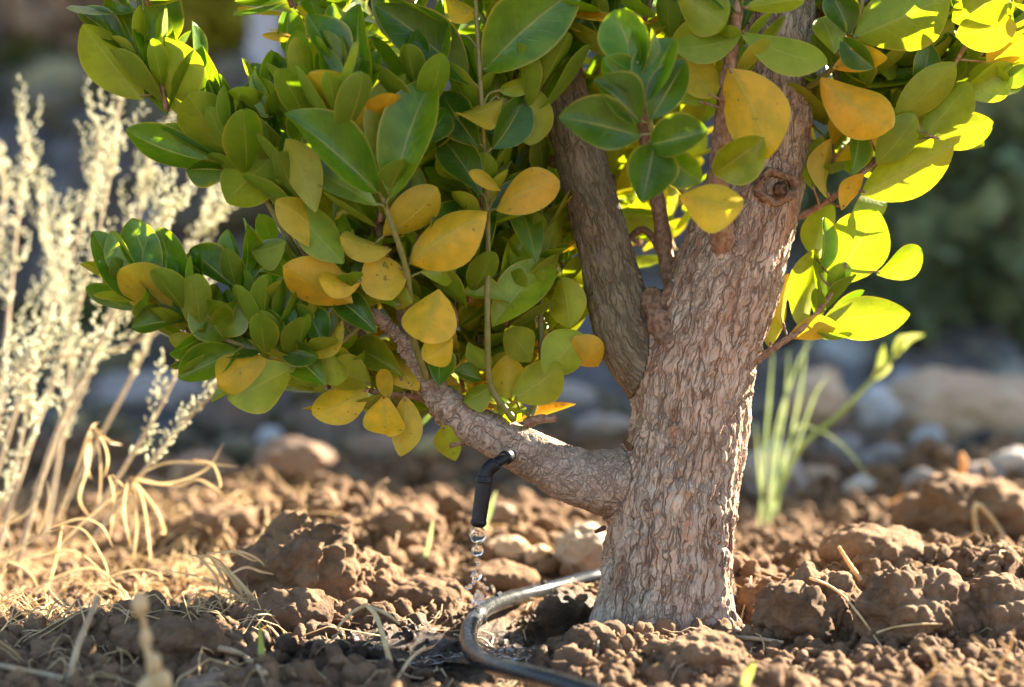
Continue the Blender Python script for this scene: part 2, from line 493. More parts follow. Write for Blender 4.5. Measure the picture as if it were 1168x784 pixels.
def hose_d(x, y):
    return float(np.sqrt(((HP[:, :2] - np.array([x, y])) ** 2).sum(1)).min())


def bumpf(x, y, cx, cy, h, sx, sy, sf=None):
    s = np.where(y < cy, sf if sf else sy, sy)
    return h * np.exp(-.5 * (((x - cx) / sx) ** 2 + ((y - cy) / s) ** 2))


TB = W(762, 715)          # trunk foot
BAS = G(602, 722)
PD = G(500, 738)


def base_h(x, y):
    sh = x.shape; x = x.ravel(); y = y.ravel()
    p = np.stack([x, y, 0 * x], 1)
    z = .016 * fbm(p * 4.0, 3, 3) * np.clip((y - 1.2) / 1.2, .3, 2) + .006 * fbm(p * 16, 3, 5)
    z += .02 * np.clip(y - 2.6, 0, 1.5)
    # earth heaped about the trunk, the dry ridge to its right, the wet basin to its left
    z -= bumpf(x, y, TB[0] - .01, TB[1] - .09, .007, .11, .10)
    z += bumpf(x, y, .10, 1.93, .012, .06, .04)
    k = sstep(.13, .20, x)
    z += k * .044 * np.where(y < 2.15, np.exp(-.5 * ((y - 2.15) / .035) ** 2), np.exp(-.5 * ((y - 2.15) / .16) ** 2)) * (.85 + .3 * np.sin(x * 19))
    z += bumpf(x, y, .58, 2.85, .06, .12, .12)
    z += bumpf(x, y, -.12, 2.48, .03, .17, .07)
    z += bumpf(x, y, -.22, 2.52, .02, .1, .1)
    z += bumpf(x, y, -.29, 1.96, .024, .055, .035)
    z -= bumpf(x, y, BAS[0], BAS[1], .026, .055, .06)
    z -= bumpf(x, y, PD[0], PD[1], .005, .07, .04)
    z -= bumpf(x, y, G(575, 775)[0], G(575, 775)[1], .011, .085, .06)
    hd = np.sqrt(np.min([(x - a) ** 2 + (y - b) ** 2 for a, b in HP[::4, :2]], axis=0)) if len(x) < 900000 else 1
    near = np.exp(-.5 * (hd / .022) ** 2)
    z = z * (1 - near) + near * np.minimum(z, .001)
    # steep bank behind, built up out of view at right to shade the midground
    wob = .25 * fbm(np.stack([x * .8, 0 * x, 0 * x], 1), 3, 9)
    t = np.clip(y - 4.55 - wob, 0, None)
    t = t * sstep(0, .25, t + .05)
    cap = .5 + 2.4 * sstep(-.5, 2.0, x)
    sl = 1.3 + 1.7 * sstep(.2, 1.6, x)
    bk = np.where(t * sl < cap, t * sl, cap + (t - cap / sl) * (.34 - .2 * sstep(-.2, .9, x)))
    bk += sstep(.05, .4, t) * .10 * fbm(p * 2.2, 4, 21)
    return (z + bk).reshape(sh)


GZ = base_h(GX, GY)


def stamp(cx, cy, r, sq, lift, seed):
    i0, i1 = np.searchsorted(ROWY, [cy - r, cy + r])
    if i1 <= i0: return
    hw = halfw(ROWY[i0:i1]).min()
    u0 = np.searchsorted(UU, (cx - r) / hw if cx - r < 0 else (cx - r) / halfw(ROWY[i0:i1]).max())
    u1 = np.searchsorted(UU, (cx + r) / hw if cx + r > 0 else (cx + r) / halfw(ROWY[i0:i1]).max())
    if u1 <= u0: return
    X = GX[i0:i1, u0:u1]; Y = GY[i0:i1, u0:u1]
    a = seed * 6.28
    dx = (X - cx); dy = (Y - cy)
    e = 1 + .35 * seed
    ux = dx * math.cos(a) + dy * math.sin(a); uy = (-dx * math.sin(a) + dy * math.cos(a)) * e
    ang = np.arctan2(uy, ux)
    rr = r * (.82 + .12 * np.sin(3 * ang + seed * 40) + .06 * np.sin(7 * ang + seed * 90))
    q = 1 - (ux ** 2 + uy ** 2) / rr ** 2
    m = q > 0
    if not m.any(): return
    c = base_at(cx, cy)
    hz = c + lift * r + sq * r * np.sqrt(np.clip(q, 0, 1)) ** .8
    Z = GZ[i0:i1, u0:u1]
    GZ[i0:i1, u0:u1] = np.where(m & (hz > Z), hz, Z)


def base_at(x, y):
    i = min(max(int(np.searchsorted(ROWY, y)), 0), NR - 1)
    j = min(max(int(np.searchsorted(UU, x / halfw(ROWY[i]))), 0), NC - 1)
    return BZ[i, j]


BZ = GZ.copy()


def dry(x, y):
    """how far a spot is from the wet hollow, 0 wet .. 1 dry"""
    d = min(math.hypot((x - BAS[0]) / .07, (y - BAS[1]) / .075), math.hypot((x - PD[0]) / .085, (y - PD[1]) / .05))
    return min(1.0, max(0.0, (d - .7) / .6))


clods = []
for _ in range(7000):
    y = 1.5 * (3.0 / 1.5) ** random.random()
    x = random.uniform(-1, 1) * halfw(y)
    clods.append((x, y, min(.017, .0034 * random.paretovariate(1.45)) * (y / 2) ** .5))
for _ in range(2600):
    y = 3.0 * (7.0 / 3.0) ** random.random()
    x = random.uniform(-1, 1) * halfw(y)
    clods.append((x, y, min(.07, .010 * random.paretovariate(1.3)) * (y / 3)))
clods.sort(key=lambda c: -c[2])
for x, y, r in clods:
    d = dry(x, y)
    if d < .5: r = min(r, .0045)
    h_ = hose_d(x, y)
    if h_ < .05: r = min(r, max(0, h_ - .009) * .5)
    if r < .001: continue
    td = math.hypot(x - TB[0], y - TB[1])
    if td < .16: r = min(r, .0062)
    pxx = CX + F * x / y
    if 470 < pxx < 690 and y < 2.05: r = min(r, .008)
    stamp(x, y, r, random.uniform(.55, .95) * (.6 if d < .5 else 1), random.uniform(-.45, .0), random.random())
pp = np.stack([GX.ravel(), GY.ravel(), GZ.ravel()], 1)
q_ = pp + .003 * np.stack([fbm(pp * 130, 2, k) for k in (1, 2, 3)], 1)
f1, f2 = voro(q_ / .0125, 2)
e1, e2 = voro(q_ / .0058, 5)
d1, d2 = voro(q_ / .030, 9)
det = (.0085 * (.5 - d1) + .0052 * (.55 - f1) + .0022 * (.55 - e1) + .0014 * fbm(pp / .004, 3, 8)) * np.clip(pp[:, 1] / 2.0, 1, 3)
GZ += det.reshape(GZ.shape)
# washed nearly flat where the water stands
fl = 1 - sstep(.75, 1.35, np.sqrt(((GX - PD[0]) / .080) ** 2 + ((GY - PD[1]) / .050) ** 2) + .25 * fbm(pp * 40, 2, 6).reshape(GX.shape))
GZ = BZ + (GZ - BZ) * (1 - .72 * fl) + .002 * fl


def ground_z(x, y):
    i = min(max(int(np.searchsorted(ROWY, y)), 0), NR - 1)
    j = min(max(int(np.searchsorted(UU, x / halfw(ROWY[i]))), 0), NC - 1)
    return float(GZ[i, j])


i, j = np.meshgrid(np.arange(NR - 1), np.arange(NC - 1), indexing='ij')
gf = np.stack([i * NC + j, i * NC + j + 1, (i + 1) * NC + j + 1, (i + 1) * NC + j], -1).reshape(-1, 4)
gv = np.stack([GX.ravel(), GY.ravel(), GZ.ravel()], 1)
# the same sheet carried on to the horizon on every side, coarse and a little lower
n2 = 330
ax = np.sinh(np.linspace(-6.2, 6.2, n2)) / math.sinh(6.2) * 300
OX, OY = np.meshgrid(ax, ax + 2.0, indexing='xy')
OZ = base_h(OX, np.clip(OY, -4, 40)) - .05
inside = (OY > 1.5) & (OY < 8.8) & (np.abs(OX) < halfw(np.clip(OY, 1.45, 9)) * .97)
OZ = OZ - np.where(inside, .35, 0)
i, j = np.meshgrid(np.arange(n2 - 1), np.arange(n2 - 1), indexing='ij')
of = np.stack([i * n2 + j, i * n2 + j + 1, (i + 1) * n2 + j + 1, (i + 1) * n2 + j], -1).reshape(-1, 4)
gv = np.vstack([gv, np.stack([OX.ravel(), OY.ravel(), OZ.ravel()], 1)])
gf = np.vstack([gf, of + NR * NC])
tag(obj('ground', gv, gf, M['soil']), kind='structure')

# loose crumbs of earth: past counting, one object
protos = {}
for sub in (1, 2, 3):
    protos[sub] = []
    for k in range(10):
        v = ICO[sub][0].copy()
        s = np.array([1, random.uniform(.7, 1), random.uniform(.55, .85)])
        d = 1 + .28 * fbm(v * 1.6 + k * 9, 3, k) + .22 * (.5 - voro(v * 1.9 + k * 5, k)[0])
        protos[sub].append(v * d[:, None] * s)
vs, fs, n = [], [], 0
for _ in range(32000):
    y = 1.55 * (3.3 / 1.55) ** (random.random() ** 1.2)
    x = random.uniform(-1, 1) * (halfw(y) - .1)
    if dry(x, y) < .6 and random.random() < .9: continue
    hd_ = hose_d(x, y)
    if hd_ < .011: continue
    r = min(.011, .0018 * random.paretovariate(1.6)) * (y / 2.0) ** 1.0
    if hd_ < .04: r = min(r, .003)
    sub = 1 if r < .0032 else (2 if r < .008 else 3)
    v = random.choice(protos[sub]) @ rotm(random.random() * 6, random.random() * 6, random.random() * 6).T * r
    v = v + np.array([x, y, ground_z(x, y) + r * .3])
    vs.append(v); fs.append(ICO[sub][1] + n); n += len(v)
tag(obj('soil_crumbs', np.concatenate(vs), np.concatenate(fs), M['clod']), 'loose brown crumbs of earth strewn over the ground', 'soil', kind='stuff')


def hit(px, py, off=0.0):
    d = FWD + RT * (px - CX) / F - UP * (py - CY) / F
    for k in range(980):
        p = CAM + d * (1.5 + k * .008)
        if p[1] > 8.9 or p[2] < ground_z(p[0], p[1]): break
    return CAM + d * (1.5 + k * .008 - off)


def lump(px, py, w, h, sub, kind, seed, z=0.0, dep=.8, d=None):
    """vertices of a stone or clod whose foot is seen at (px,py), w x h photo pixels large"""
    g = hit(px, py) if d is None else W(px, py, d)
    sc = np.linalg.norm(g - CAM) / F
    a, c = w * sc / 2, h * sc / 2
    v = ICO[sub][0].copy()
    dm = np.array([a, a * dep, c])
    if kind == 'rock':
        q = v * 1.3 + seed * 7.7
        dd = 1 + .22 * fbm(q * .9, 4, seed)
        f1, f2 = voro(q * .8, seed + 1); dd += .12 * (f2 - f1) - .05
        dd += .02 * fbm(q * 6, 3, seed)
        v = v * dd[:, None] * dm
    else:
        q = v * dm + seed * 1.37
        o = .10 * dm.min() * fbm(q / .05, 3, seed)
        q = q + .004 * np.stack([fbm(q * 110, 2, k) for k in (1, 2, 3)], 1)
        for s_, am in ((.045, .36), (.024, .5), (.0125, .52), (.0062, .42), (.003, .22)):
            f1, f2 = voro(q / s_, seed + 3); o = o + am * s_ * (.6 - f1) * 1.5 * (1 if s_ < .03 else min(1, c / .03)) * min(1, c / .035)
        v = v * dm + v / np.linalg.norm(v, axis=1)[:, None] * o[:, None]
    g = g + np.array([0, a * dep * .6, c * (.62 if kind == 'rock' else .42)])
    return v @ rotm(0, 0, seed * 1.3 * (0 if w > 1.4 * h else 1)).T + g, ICO[sub][1], g - np.array([0, 0, c * .8])


def lump_thing(name, spec, m, label, cat, group=None, kind='rock', sub=4, **kw):
    v, f, g = lump(*spec, sub, kind, len(bpy.data.objects) % 97, **kw)
    return tag(obj(name, v, f, m, at=g), label, cat, group)


# big clods of dry earth, each a thing
CG = 'large clods of dry earth'
for spec, sub, lab in [
    ((345, 690, 128, 118), 6, 'large crumbly brown clod standing left of the dripping emitter'),
    ((395, 690, 110, 70), 6, 'low sloping clod leaning on the right flank of the tallest crumbly clod'),
    ((462, 622, 86, 52), 5, 'blurred dark clod with sunlit rim below the yellow hanging leaves'),
    ((330, 715, 95, 48), 6, 'shaded clod at the tip of the fan of dry grass'),
    ((930, 728, 130, 88), 6, 'big cracked clod of brown earth right of the trunk foot'),
    ((1046, 728, 126, 86), 6, 'broad clod with a fissured face in the middle of the right ridge'),
    ((1150, 728, 110, 80), 6, 'clod at the far right end of the dry ridge'),
    ((868, 705, 56, 50), 5, 'small clod pressed against the right side of the trunk foot'),
    ((800, 762, 92, 46), 6, 'smooth shaded clod in front of the trunk foot'),
    ((672, 742, 60, 40), 6, 'small dark clod inside the hose bend in front of the trunk'),
    ((655, 718, 70, 56), 5, 'brown clod inside the hose loop against the trunk'),
    ((1110, 612, 140, 84), 5, 'sunlit blurred clod topped with dry stalks behind the right ridge'),
    ((1000, 640, 110, 46), 5, 'low blurred clod behind the cracked ridge'),
    ((190, 752, 120, 56), 6, 'dark shaded clod among the straw at lower left'),
    ((480, 690, 90, 36), 5, 'flat crumbly clod between the tall clod and the hose'),
    ((570, 672, 80, 36), 5, 'clod behind the far side of the hose loop'),
    ((250, 615, 90, 45), 5, 'blurred sunlit clod behind the fan of dry grass'),
]:
    lump_thing('soil_clod', spec, M['clod'], lab, 'clod', CG, 'clod', sub)

RG = 'stones lying behind the tree'
for spec, m, lab in [
    ((1098, 506, 200, 104), 'rock_tan', 'largest tan boulder lying right of the green grass tuft'),
    ((935, 480, 84, 72), 'rock_tan', 'tan rock standing behind the green grass blades'),
    ((884, 572, 84, 78), 'rock_grey', 'pale grey rock half hidden behind the trunk at the grass foot'),
    ((306, 508, 30, 26), 'rock_white', 'small white stone under the left leaves'),
    ((664, 650, 80, 58), 'rock_beige', 'pale sunlit stone touching the left side of the trunk'),
    ((580, 642, 52, 38), 'rock_tan', 'rounded tan cobble behind the falling drops'),
    ((616, 645, 42, 30), 'rock_tan', 'smaller tan cobble between the rounded cobble and the pale stone'),
    ((165, 470, 170, 52), 'rock_grey', 'flat blue grey slab behind the pale shrub'),
    ((1000, 482, 52, 46), 'rock_white', 'bluish white stone between the tan rock and the boulder'),
    ((962, 520, 46, 32), 'rock_grey', 'grey stone below the bluish white stone'),
    ((1012, 536, 56, 32), 'rock_grey', 'wide grey stone under the left end of the boulder'),
    ((1052, 560, 46, 28), 'rock_grey', 'grey stone at the tip of the drooping grass blade'),
    ((985, 566, 44, 26), 'rock_pale', 'pale pebble inside the curve of the drooping grass blade'),
    ((935, 556, 46, 30), 'rock_tan', 'brownish stone at the foot of the leaning weed'),
    ((1122, 556, 56, 32), 'rock_grey', 'grey stone in front of the boulder'),
    ((1158, 540, 54, 34), 'rock_pale', 'pale stone at the right end of the boulder'),
    ((640, 470, 90, 44), 'rock_grey', 'blurred blue grey rock left of the forked limb'),
    ((690, 500, 60, 34), 'rock_grey', 'blurred grey stone above the low branch by the trunk'),
    ((230, 552, 80, 44), 'rock_brown', 'shaded stone behind the dry drooping stalks'),
    ((330, 545, 90, 50), 'rock_brown', 'shaded brown rock above the tallest crumbly clod'),
    ((430, 530, 80, 42), 'rock_brown', 'shaded brown rock beneath the yellow hanging leaves'),
    ((560, 600, 60, 30), 'rock_brown', 'small blurred stone behind the black emitter tube'),
    ((255, 792, 100, 22), 'rock_brown', 'flat brownish stone at the bottom beside the single green blade'),
]:
    lump_thing('stone', spec, M[m], lab, 'stone', RG, 'rock', 5 if spec[2] > 70 else 4)

# gravel and rubble farther back and on the bank: past counting
def rubble_mat():
    m, nt, out = new_mat('rubble')
    pos = nd(nt, 'ShaderNodeNewGeometry').outputs['Position']
    at = nd(nt, 'ShaderNodeAttribute', attribute_name='tint').outputs['Color']
    n = noi(nt, pos, 60, 4)
    c = mixc(nt, ss(nt, n, .4, .7, 0, .4), at, (.16, .11, .08))
    p = nd(nt, 'ShaderNodeBsdfPrincipled', {'Base Color': c, 'Roughness': .85, 'Specular IOR Level': .3, 'Normal': bump(nt, n, .5, .004)})
    nt.links.new(p.outputs[0], out.inputs[0]); return m


vs, fs, at_, n = [], [], [], 0
for _ in range(2600):
    y = 2.9 * (6.6 / 2.9) ** random.random()
    x = random.uniform(-1, 1) * (halfw(y) - .1)
    if y < 3.5 and random.random() > (y - 2.8) / .7: continue
    r = min(.05 if y > 4.4 else .026, .010 * random.paretovariate(1.5)) * (y / 3.5)
    v = random.choice(protos[2]) @ rotm(random.random() * 6, random.random() * 6, random.random() * 6).T * r * np.array([1.2, 1, .8])
    vs.append(v + np.array([x, y, ground_z(x, y) + r * .35])); fs.append(ICO[2][1] + n); n += len(v)
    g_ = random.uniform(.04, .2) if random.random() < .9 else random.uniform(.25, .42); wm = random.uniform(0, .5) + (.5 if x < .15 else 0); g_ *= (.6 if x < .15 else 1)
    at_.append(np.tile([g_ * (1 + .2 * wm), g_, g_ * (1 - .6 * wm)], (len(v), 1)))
o = obj('gravel', np.concatenate(vs), np.concatenate(fs), rubble_mat(), attrs={'tint': np.concatenate(at_)})
tag(o, 'blurred grey and tan rubble covering the ground and bank behind the tree', 'gravel', kind='stuff')

# puddle lying in the hollow
def sheet(cx, cy, rx, ry, z, n=90, seed=0):
    th = np.linspace(0, 2 * np.pi, n, endpoint=False)
    rr = 1 + .14 * np.sin(3 * th + seed) + .08 * np.sin(7 * th + 2 * seed)
    rings = np.linspace(.02, 1, 40)
    v = np.stack([cx + rings[:, None] * (rx * rr * np.cos(th))[None], cy + rings[:, None] * (ry * rr * np.sin(th))[None], np.full((40, n), z)], -1).reshape(-1, 3)
    v[:, 2] += .0013 * fbm(v * np.array([110, 110, 0]), 2, seed)
    i, j = np.meshgrid(np.arange(39), np.arange(n), indexing='ij'); j2 = (j + 1) % n
    return v, np.stack([i * n + j, (i + 1) * n + j, (i + 1) * n + j2, i * n + j2], -1).reshape(-1, 4)


def level(cx, cy, rx, ry, q):
    return float(np.percentile([ground_z(cx + rx * math.cos(a) * r, cy + ry * math.sin(a) * r) for a in np.linspace(0, 6.2, 24) for r in (.15, .4, .65)], q))


v1, fa = sheet(PD[0] + .008, PD[1], .085, .045, level(PD[0] + .008, PD[1], .085, .045, 74), seed=2)
v2, fb = sheet(BAS[0], BAS[1], .05, .055, level(BAS[0], BAS[1], .05, .055, 66), seed=5)
tag(obj('puddle', np.vstack([v1, v2]), np.vstack([fa, fb + len(v1)]), M['puddle']), kind='structure')

# ------------------------------------------------------------------ the tree: trunk, limb and low branch
tree = thing('small_tree', (TB[0], TB[1], 0), 'small tree with thick pale cracked trunk and green and yellow leaves', 'tree')
CH = {
    'trunk': [(757, 760, 0, 92), (758, 715, 0, 82), (766, 650, 0, 76), (770, 600, 0, 75), (774, 560, 0, 74), (786, 500, 0, 68), (793, 440, 0, 68),
              (806, 380, 0, 66), (826, 320, 0, 66), (846, 260, 0, 61), (863, 200, .005, 56), (878, 130, .01, 48), (886, 60, .02, 42), (889, 0, .03, 40), (896, -120, .05, 36), (900, -330, .06, 28)],
    'limb': [(775, 470, .0, 40), (745, 425, 0, 40), (716, 385, 0, 37), (702, 340, 0, 34), (691, 295, 0, 32), (680, 250, .0, 31), (668, 200, .005, 30),
             (652, 140, .01, 29), (636, 80, .02, 29), (620, 20, .03, 27), (602, -80, .04, 25), (580, -300, .06, 20)],
    'branch': [(775, 560, -.002, 62), (735, 554, -.004, 50), (695, 550, -.008, 39), (650, 542, -.012, 32), (606, 521, -.014, 29), (567, 499, -.016, 25), (530, 479, -.018, 22),
               (505, 458, -.02, 19), (487, 434, -.024, 15), (470, 407, -.03, 11), (446, 376, -.035, 8), (422, 356, -.04, 6)],
}
sk = []
tv, tf, n = [], [], 0
names = list(CH)
for ci, nm in enumerate(names):
    c = spline([list(W(a, b, d)) + [r * MM] for a, b, d, r in CH[nm]], 12)
    v, f = tube(c[:, :3], c[:, 3], 24)
    tv.append(v); tf.append(f + n); n += len(v)
    T, A, B = frames(c[:, :3]); s = np.concatenate([[0], np.cumsum(np.linalg.norm(np.diff(c[:, :3], axis=0), axis=1))])
    sk.append((c, T, A, B, s))
# root flare
for a, l, r in ((200, .07, 24), (250, .06, 26), (330, .075, 22), (20, .06, 20), (120, .06, 22)):
    e = TB + np.array([math.cos(R(a)) * l, math.sin(R(a)) * l, -.035])
    c = spline([list(TB + np.array([math.cos(R(a)) * .03, math.sin(R(a)) * .03, .05])) + [r * MM], list(TB + np.array([math.cos(R(a)) * .05, math.sin(R(a)) * .05, .01])) + [r * MM], list(e) + [r * MM * .8]], 6)
    v, f = tube(c[:, :3], c[:, 3], 16); tv.append(v); tf.append(f + n); n += len(v)
tmp = bpy.data.objects.new('tmp', mk_mesh('tmp', np.concatenate(tv), np.concatenate(tf), M['bark'])); COL.objects.link(tmp)
md = tmp.modifiers.new('r', 'REMESH'); md.mode = 'VOXEL'; md.voxel_size = .00165
sm = tmp.modifiers.new('s', 'SMOOTH'); sm.factor = .6; sm.iterations = 70
bpy.context.view_layer.update()
ev = bpy.data.meshes.new_from_object(tmp.evaluated_get(bpy.context.evaluated_depsgraph_get()))
nv = len(ev.vertices)
V = np.empty(nv * 3, np.float32); ev.vertices.foreach_get('co', V); V = V.reshape(-1, 3).astype(float)
NN = np.empty(nv * 3, np.float32); ev.vertices.foreach_get('normal', NN); NN = NN.reshape(-1, 3).astype(float)
FF = np.array([p.vertices[:] for p in ev.polygons])
bpy.data.objects.remove(tmp)
best = np.full(nv, 9.0); who = np.zeros(nv, int); bc = np.zeros((nv, 3))
for ci, (c, T, A, B, s) in enumerate(sk):
    for a in range(0, nv, 20000):
        q = V[a:a + 20000]
        d = np.linalg.norm(q[:, None] - c[None, :, :3], axis=2); e = d - c[None, :, 3]
        k = e.argmin(1); m = e[np.arange(len(q)), k]
        # on the trunk side of a joint the trunk wins
        m = m + (0 if ci == 0 else .004)
        rel = q - c[k, :3]
        th = np.arctan2((rel * B[k]).sum(1), (rel * A[k]).sum(1)); rr = np.maximum(c[k, 3], .006)
        co = np.stack([rr * np.cos(th), rr * np.sin(th), s[k] + (rel * T[k]).sum(1) + ci * 3], 1)
        up = m < best[a:a + 20000]
        best[a:a + 20000][up] = m[up]; who[a:a + 20000][up] = ci; bc[a:a + 20000][up] = co[up]
dis = np.zeros(nv)
t0 = who == 0; q = bc[t0]
wq = q + .006 * np.stack([fbm(q * 50, 2, 1), fbm(q * 50, 2, 2), fbm(q * 50, 2, 3)], 1)
f1, f2 = voro(wq * np.array([80, 80, 34]), 4)
g1, g2 = voro(wq * np.array([40, 40, 10]), 6)
low = 1 - sstep(.15, .32, q[:, 2])
dis[t0] = -.0013 * (1 - sstep(0, .13, np.abs(fbm(wq * np.array([62, 62, 11]), 2, 31)))) - .0032 * (1 - sstep(0, .16, g2 - g1)) * (.12 + .9 * low) + .003 * fbm(q * np.array([22, 22, 9]), 3, 7) + .0012 * fbm(q * 160, 3, 9)
dis[t0] += .004 * low * fbm(q * np.array([60, 60, 8]), 3, 17)
t1 = who == 1; q = bc[t1]
f1, f2 = voro((q + .004 * fbm(q * 60, 2, 3)[:, None]) * np.array([95, 95, 26]), 8)
dis[t1] = -.0008 * (1 - sstep(0, .2, f2 - f1)) + .0016 * fbm(q * np.array([30, 30, 14]), 3, 5) + .0007 * fbm(q * 200, 2, 9)
t2 = who == 2; q = bc[t2]
f1, f2 = voro((q + .004 * fbm(q * 60, 2, 3)[:, None]) * np.array([50, 50, 130]), 8)
scal = sstep(sk[2][4][-1] * .55, sk[2][4][-1] * .68, q[:, 2] - 6)
dis[t2] = -.0004 * (1 - sstep(0, .2, f2 - f1)) + .0016 * fbm(q * 40, 3, 5) + scal * (.0017 * np.abs(np.sin((q[:, 2] + .003 * fbm(q * 60, 2, 1)) * 420)) + .0012 * fbm(q * 130, 2, 4))
V2 = V + NN * dis[:, None]
for ci, nm, mt in ((0, 'trunk', 'bark'), (1, 'limb', 'limb'), (2, 'branch', 'branch')):
    fsel = FF[(who[FF] == ci).sum(1) >= (3 if ci == 0 else 2)] if ci == 0 else FF[((who[FF] == ci).sum(1) >= 2) & ~((who[FF] == 0).sum(1) >= 3)]
    used, inv = np.unique(fsel, return_inverse=True)
    b = bc[used].copy()
    obj(nm, V2[used], inv.reshape(fsel.shape), M[mt], tree, attrs={'bark': b})


def wtube(buf, pts, r0, r1=None, seg=8, n=6):
    """tube along photo-pixel points (px, py, dd), radii in photo pixels"""
    P = spline([W(*p) for p in pts], n)
    r = np.linspace(r0, r1 if r1 is not None else r0, len(P)) * MM
    r = r * (1 + .08 * np.sin(np.arange(len(P)) * 2.1))
    v, f = tube(P, r, seg); buf.add(v, f)


def knobby(buf, pts, r0, r1, seg=10, n=14, amp=.16):
    P = spline([W(*p) for p in pts], n)
    r = np.linspace(r0, r1, len(P)) * MM
    v, f = tube(P, r, seg)
    c = np.repeat(np.vstack([P[:1], P[:1], P, P[-1:], P[-1:]]), seg, 0)
    v = c + (v - c) * (1 + amp * fbm(v * 130, 3, 3))[:, None]
    buf.add(v, f)


# knots and stubs on the trunk
kb = Buf()
ring = np.array([W(885 + 22 * math.cos(a), 214 + 15 * math.sin(a), -.037 + .004 * math.cos(a)) for a in np.linspace(0, 6.28, 24)])
v, f = tube(ring, 5.5 * MM, 8); v = v + .0035 * np.stack([fbm(v * 120, 3, k) for k in (1, 2, 3)], 1); kb.add(v, f)
kb.build('knot_rim', M['knot'], tree)
kb = Buf(); knobby(kb, [(890, 216, -.02), (891, 217, -.042)], 12, 9); kb.build('knot', M['dead'], tree)
kb = Buf(); knobby(kb, [(768, 395, -.03), (752, 365, -.022), (742, 335, -.012)], 16, 13, 12, 10, .22)
knobby(kb, [(755, 350, -.02), (770, 325, -.016)], 10, 8, 10, 8, .22); kb.build('dead_stub', M['knot'], tree)
kb = Buf(); knobby(kb, [(720, 512, -.045), (711, 503, -.05)], 4, 2.5, 8, 6, .4); kb.build('broken_spur', M['dead'], tree)
kb = Buf(); knobby(kb, [(690, 602, -.012), (679, 607, -.016)], 3, 2, 8, 6); kb.build('broken_spur', M['dead'], tree)
kb = Buf(); knobby(kb, [(530, 505, -.02), (513, 506, -.025)], 4.5, 5, 8, 6, .3); kb.build('broken_spur', M['twig'], tree)
kb = Buf(); knobby(kb, [(600, 484, -.03), (618, 478, -.03), (634, 477, -.03)], 6, 4, 8, 6, .3); kb.build('broken_spur', M['twig'], tree)

# ------------------------------------------------------------------ leaves
TINT = {'g': (.090, .200, .006), 'd': (.050, .130, .008), 'o': (.205, .285, .012), 'y': (.68, .43, .012), 'r': (.64, .31, .015), 'p': (.20, .28, .035), 'l': (.24, .36, .018), 'k': (.40, .33, .02)}  # l is lime with sunlit brightness put into the tint


def leaf_geo(B, T, w, nrm, nu=4, nv=11, fold=.12, bulge=.06, twist=0.0, wav=0.0, seed=0.0, obov=1.25, tipround=.62):
    B = np.asarray(B, float); T = np.asarray(T, float)
    a = T - B; L = np.linalg.norm(a); a = a / L
    nrm = nrm - a * np.dot(nrm, a); nrm = nrm / (np.linalg.norm(nrm) + 1e-9)
    x = np.cross(a, nrm)
    t = np.linspace(0, 1, nv)
    tq = 1 - (1 - t) ** 1.35                               # more rows near the tip
    prof = np.sin(np.pi * np.clip(tq, 0, 1) ** obov) ** tipround * sstep(-.03, .12, tq) ** .35
    prof = np.where(tq < .06, np.maximum(prof, .045), prof); prof[-1] = .03
    u = np.linspace(-1, 1, 2 * nu + 1)
    u = np.sign(u) * np.abs(u) ** .85
    ph = seed * 20
    ang = twist * (tq - .3)
    hw = w / 2 * prof
    uu, pr = u[None, :], hw[:, None]
    offx = uu * pr
    offn = fold * np.abs(uu) ** 1.4 * pr * 2 * .5 + bulge * L * 4 * (tq * (1 - tq))[:, None] * np.ones_like(uu)
    offn = offn + wav * w * np.abs(uu) ** 2 * np.sin(tq * 9 + ph + uu * 1.5)[:, None].reshape(nv, -1) if False else offn + wav * w * (np.abs(uu) ** 2) * np.sin(tq[:, None] * 9 + ph + uu * 1.7)
    ca, sa = np.cos(ang)[:, None], np.sin(ang)[:, None]
    ox = offx * ca - (offn - bulge * L * 4 * (tq * (1 - tq))[:, None]) * sa
    on = bulge * L * 4 * (tq * (1 - tq))[:, None] + offx * sa + (offn - bulge * L * 4 * (tq * (1 - tq))[:, None]) * ca
    P = B + a * (tq * L)[:, None, None].reshape(nv, 1, 1) + x * ox[..., None] + nrm * on[..., None]
    # slight sideways sweep so no two leaves are the same
    P = P + x * (.05 * L * math.sin(ph) * (tq * (1 - tq) * 2))[:, None, None]
    nc = len(u)
    v = P.reshape(-1, 3)
    luv = np.stack([np.repeat(uu, nv, 0), np.repeat(tq[:, None], nc, 1), np.full((nv, nc), seed)], -1).reshape(-1, 3)
    i, j = np.meshgrid(np.arange(nv - 1), np.arange(nc - 1), indexing='ij')
    f = np.stack([i * nc + j, i * nc + j + 1, (i + 1) * nc + j + 1, (i + 1) * nc + j], -1).reshape(-1, 4)
    return v, f, luv


def vary(c, k=.16):
    s = 1 + random.uniform(-k, k)
    return np.array([c[0] * s * (1 + random.uniform(-.15, .15)), c[1] * s, c[2] * s])


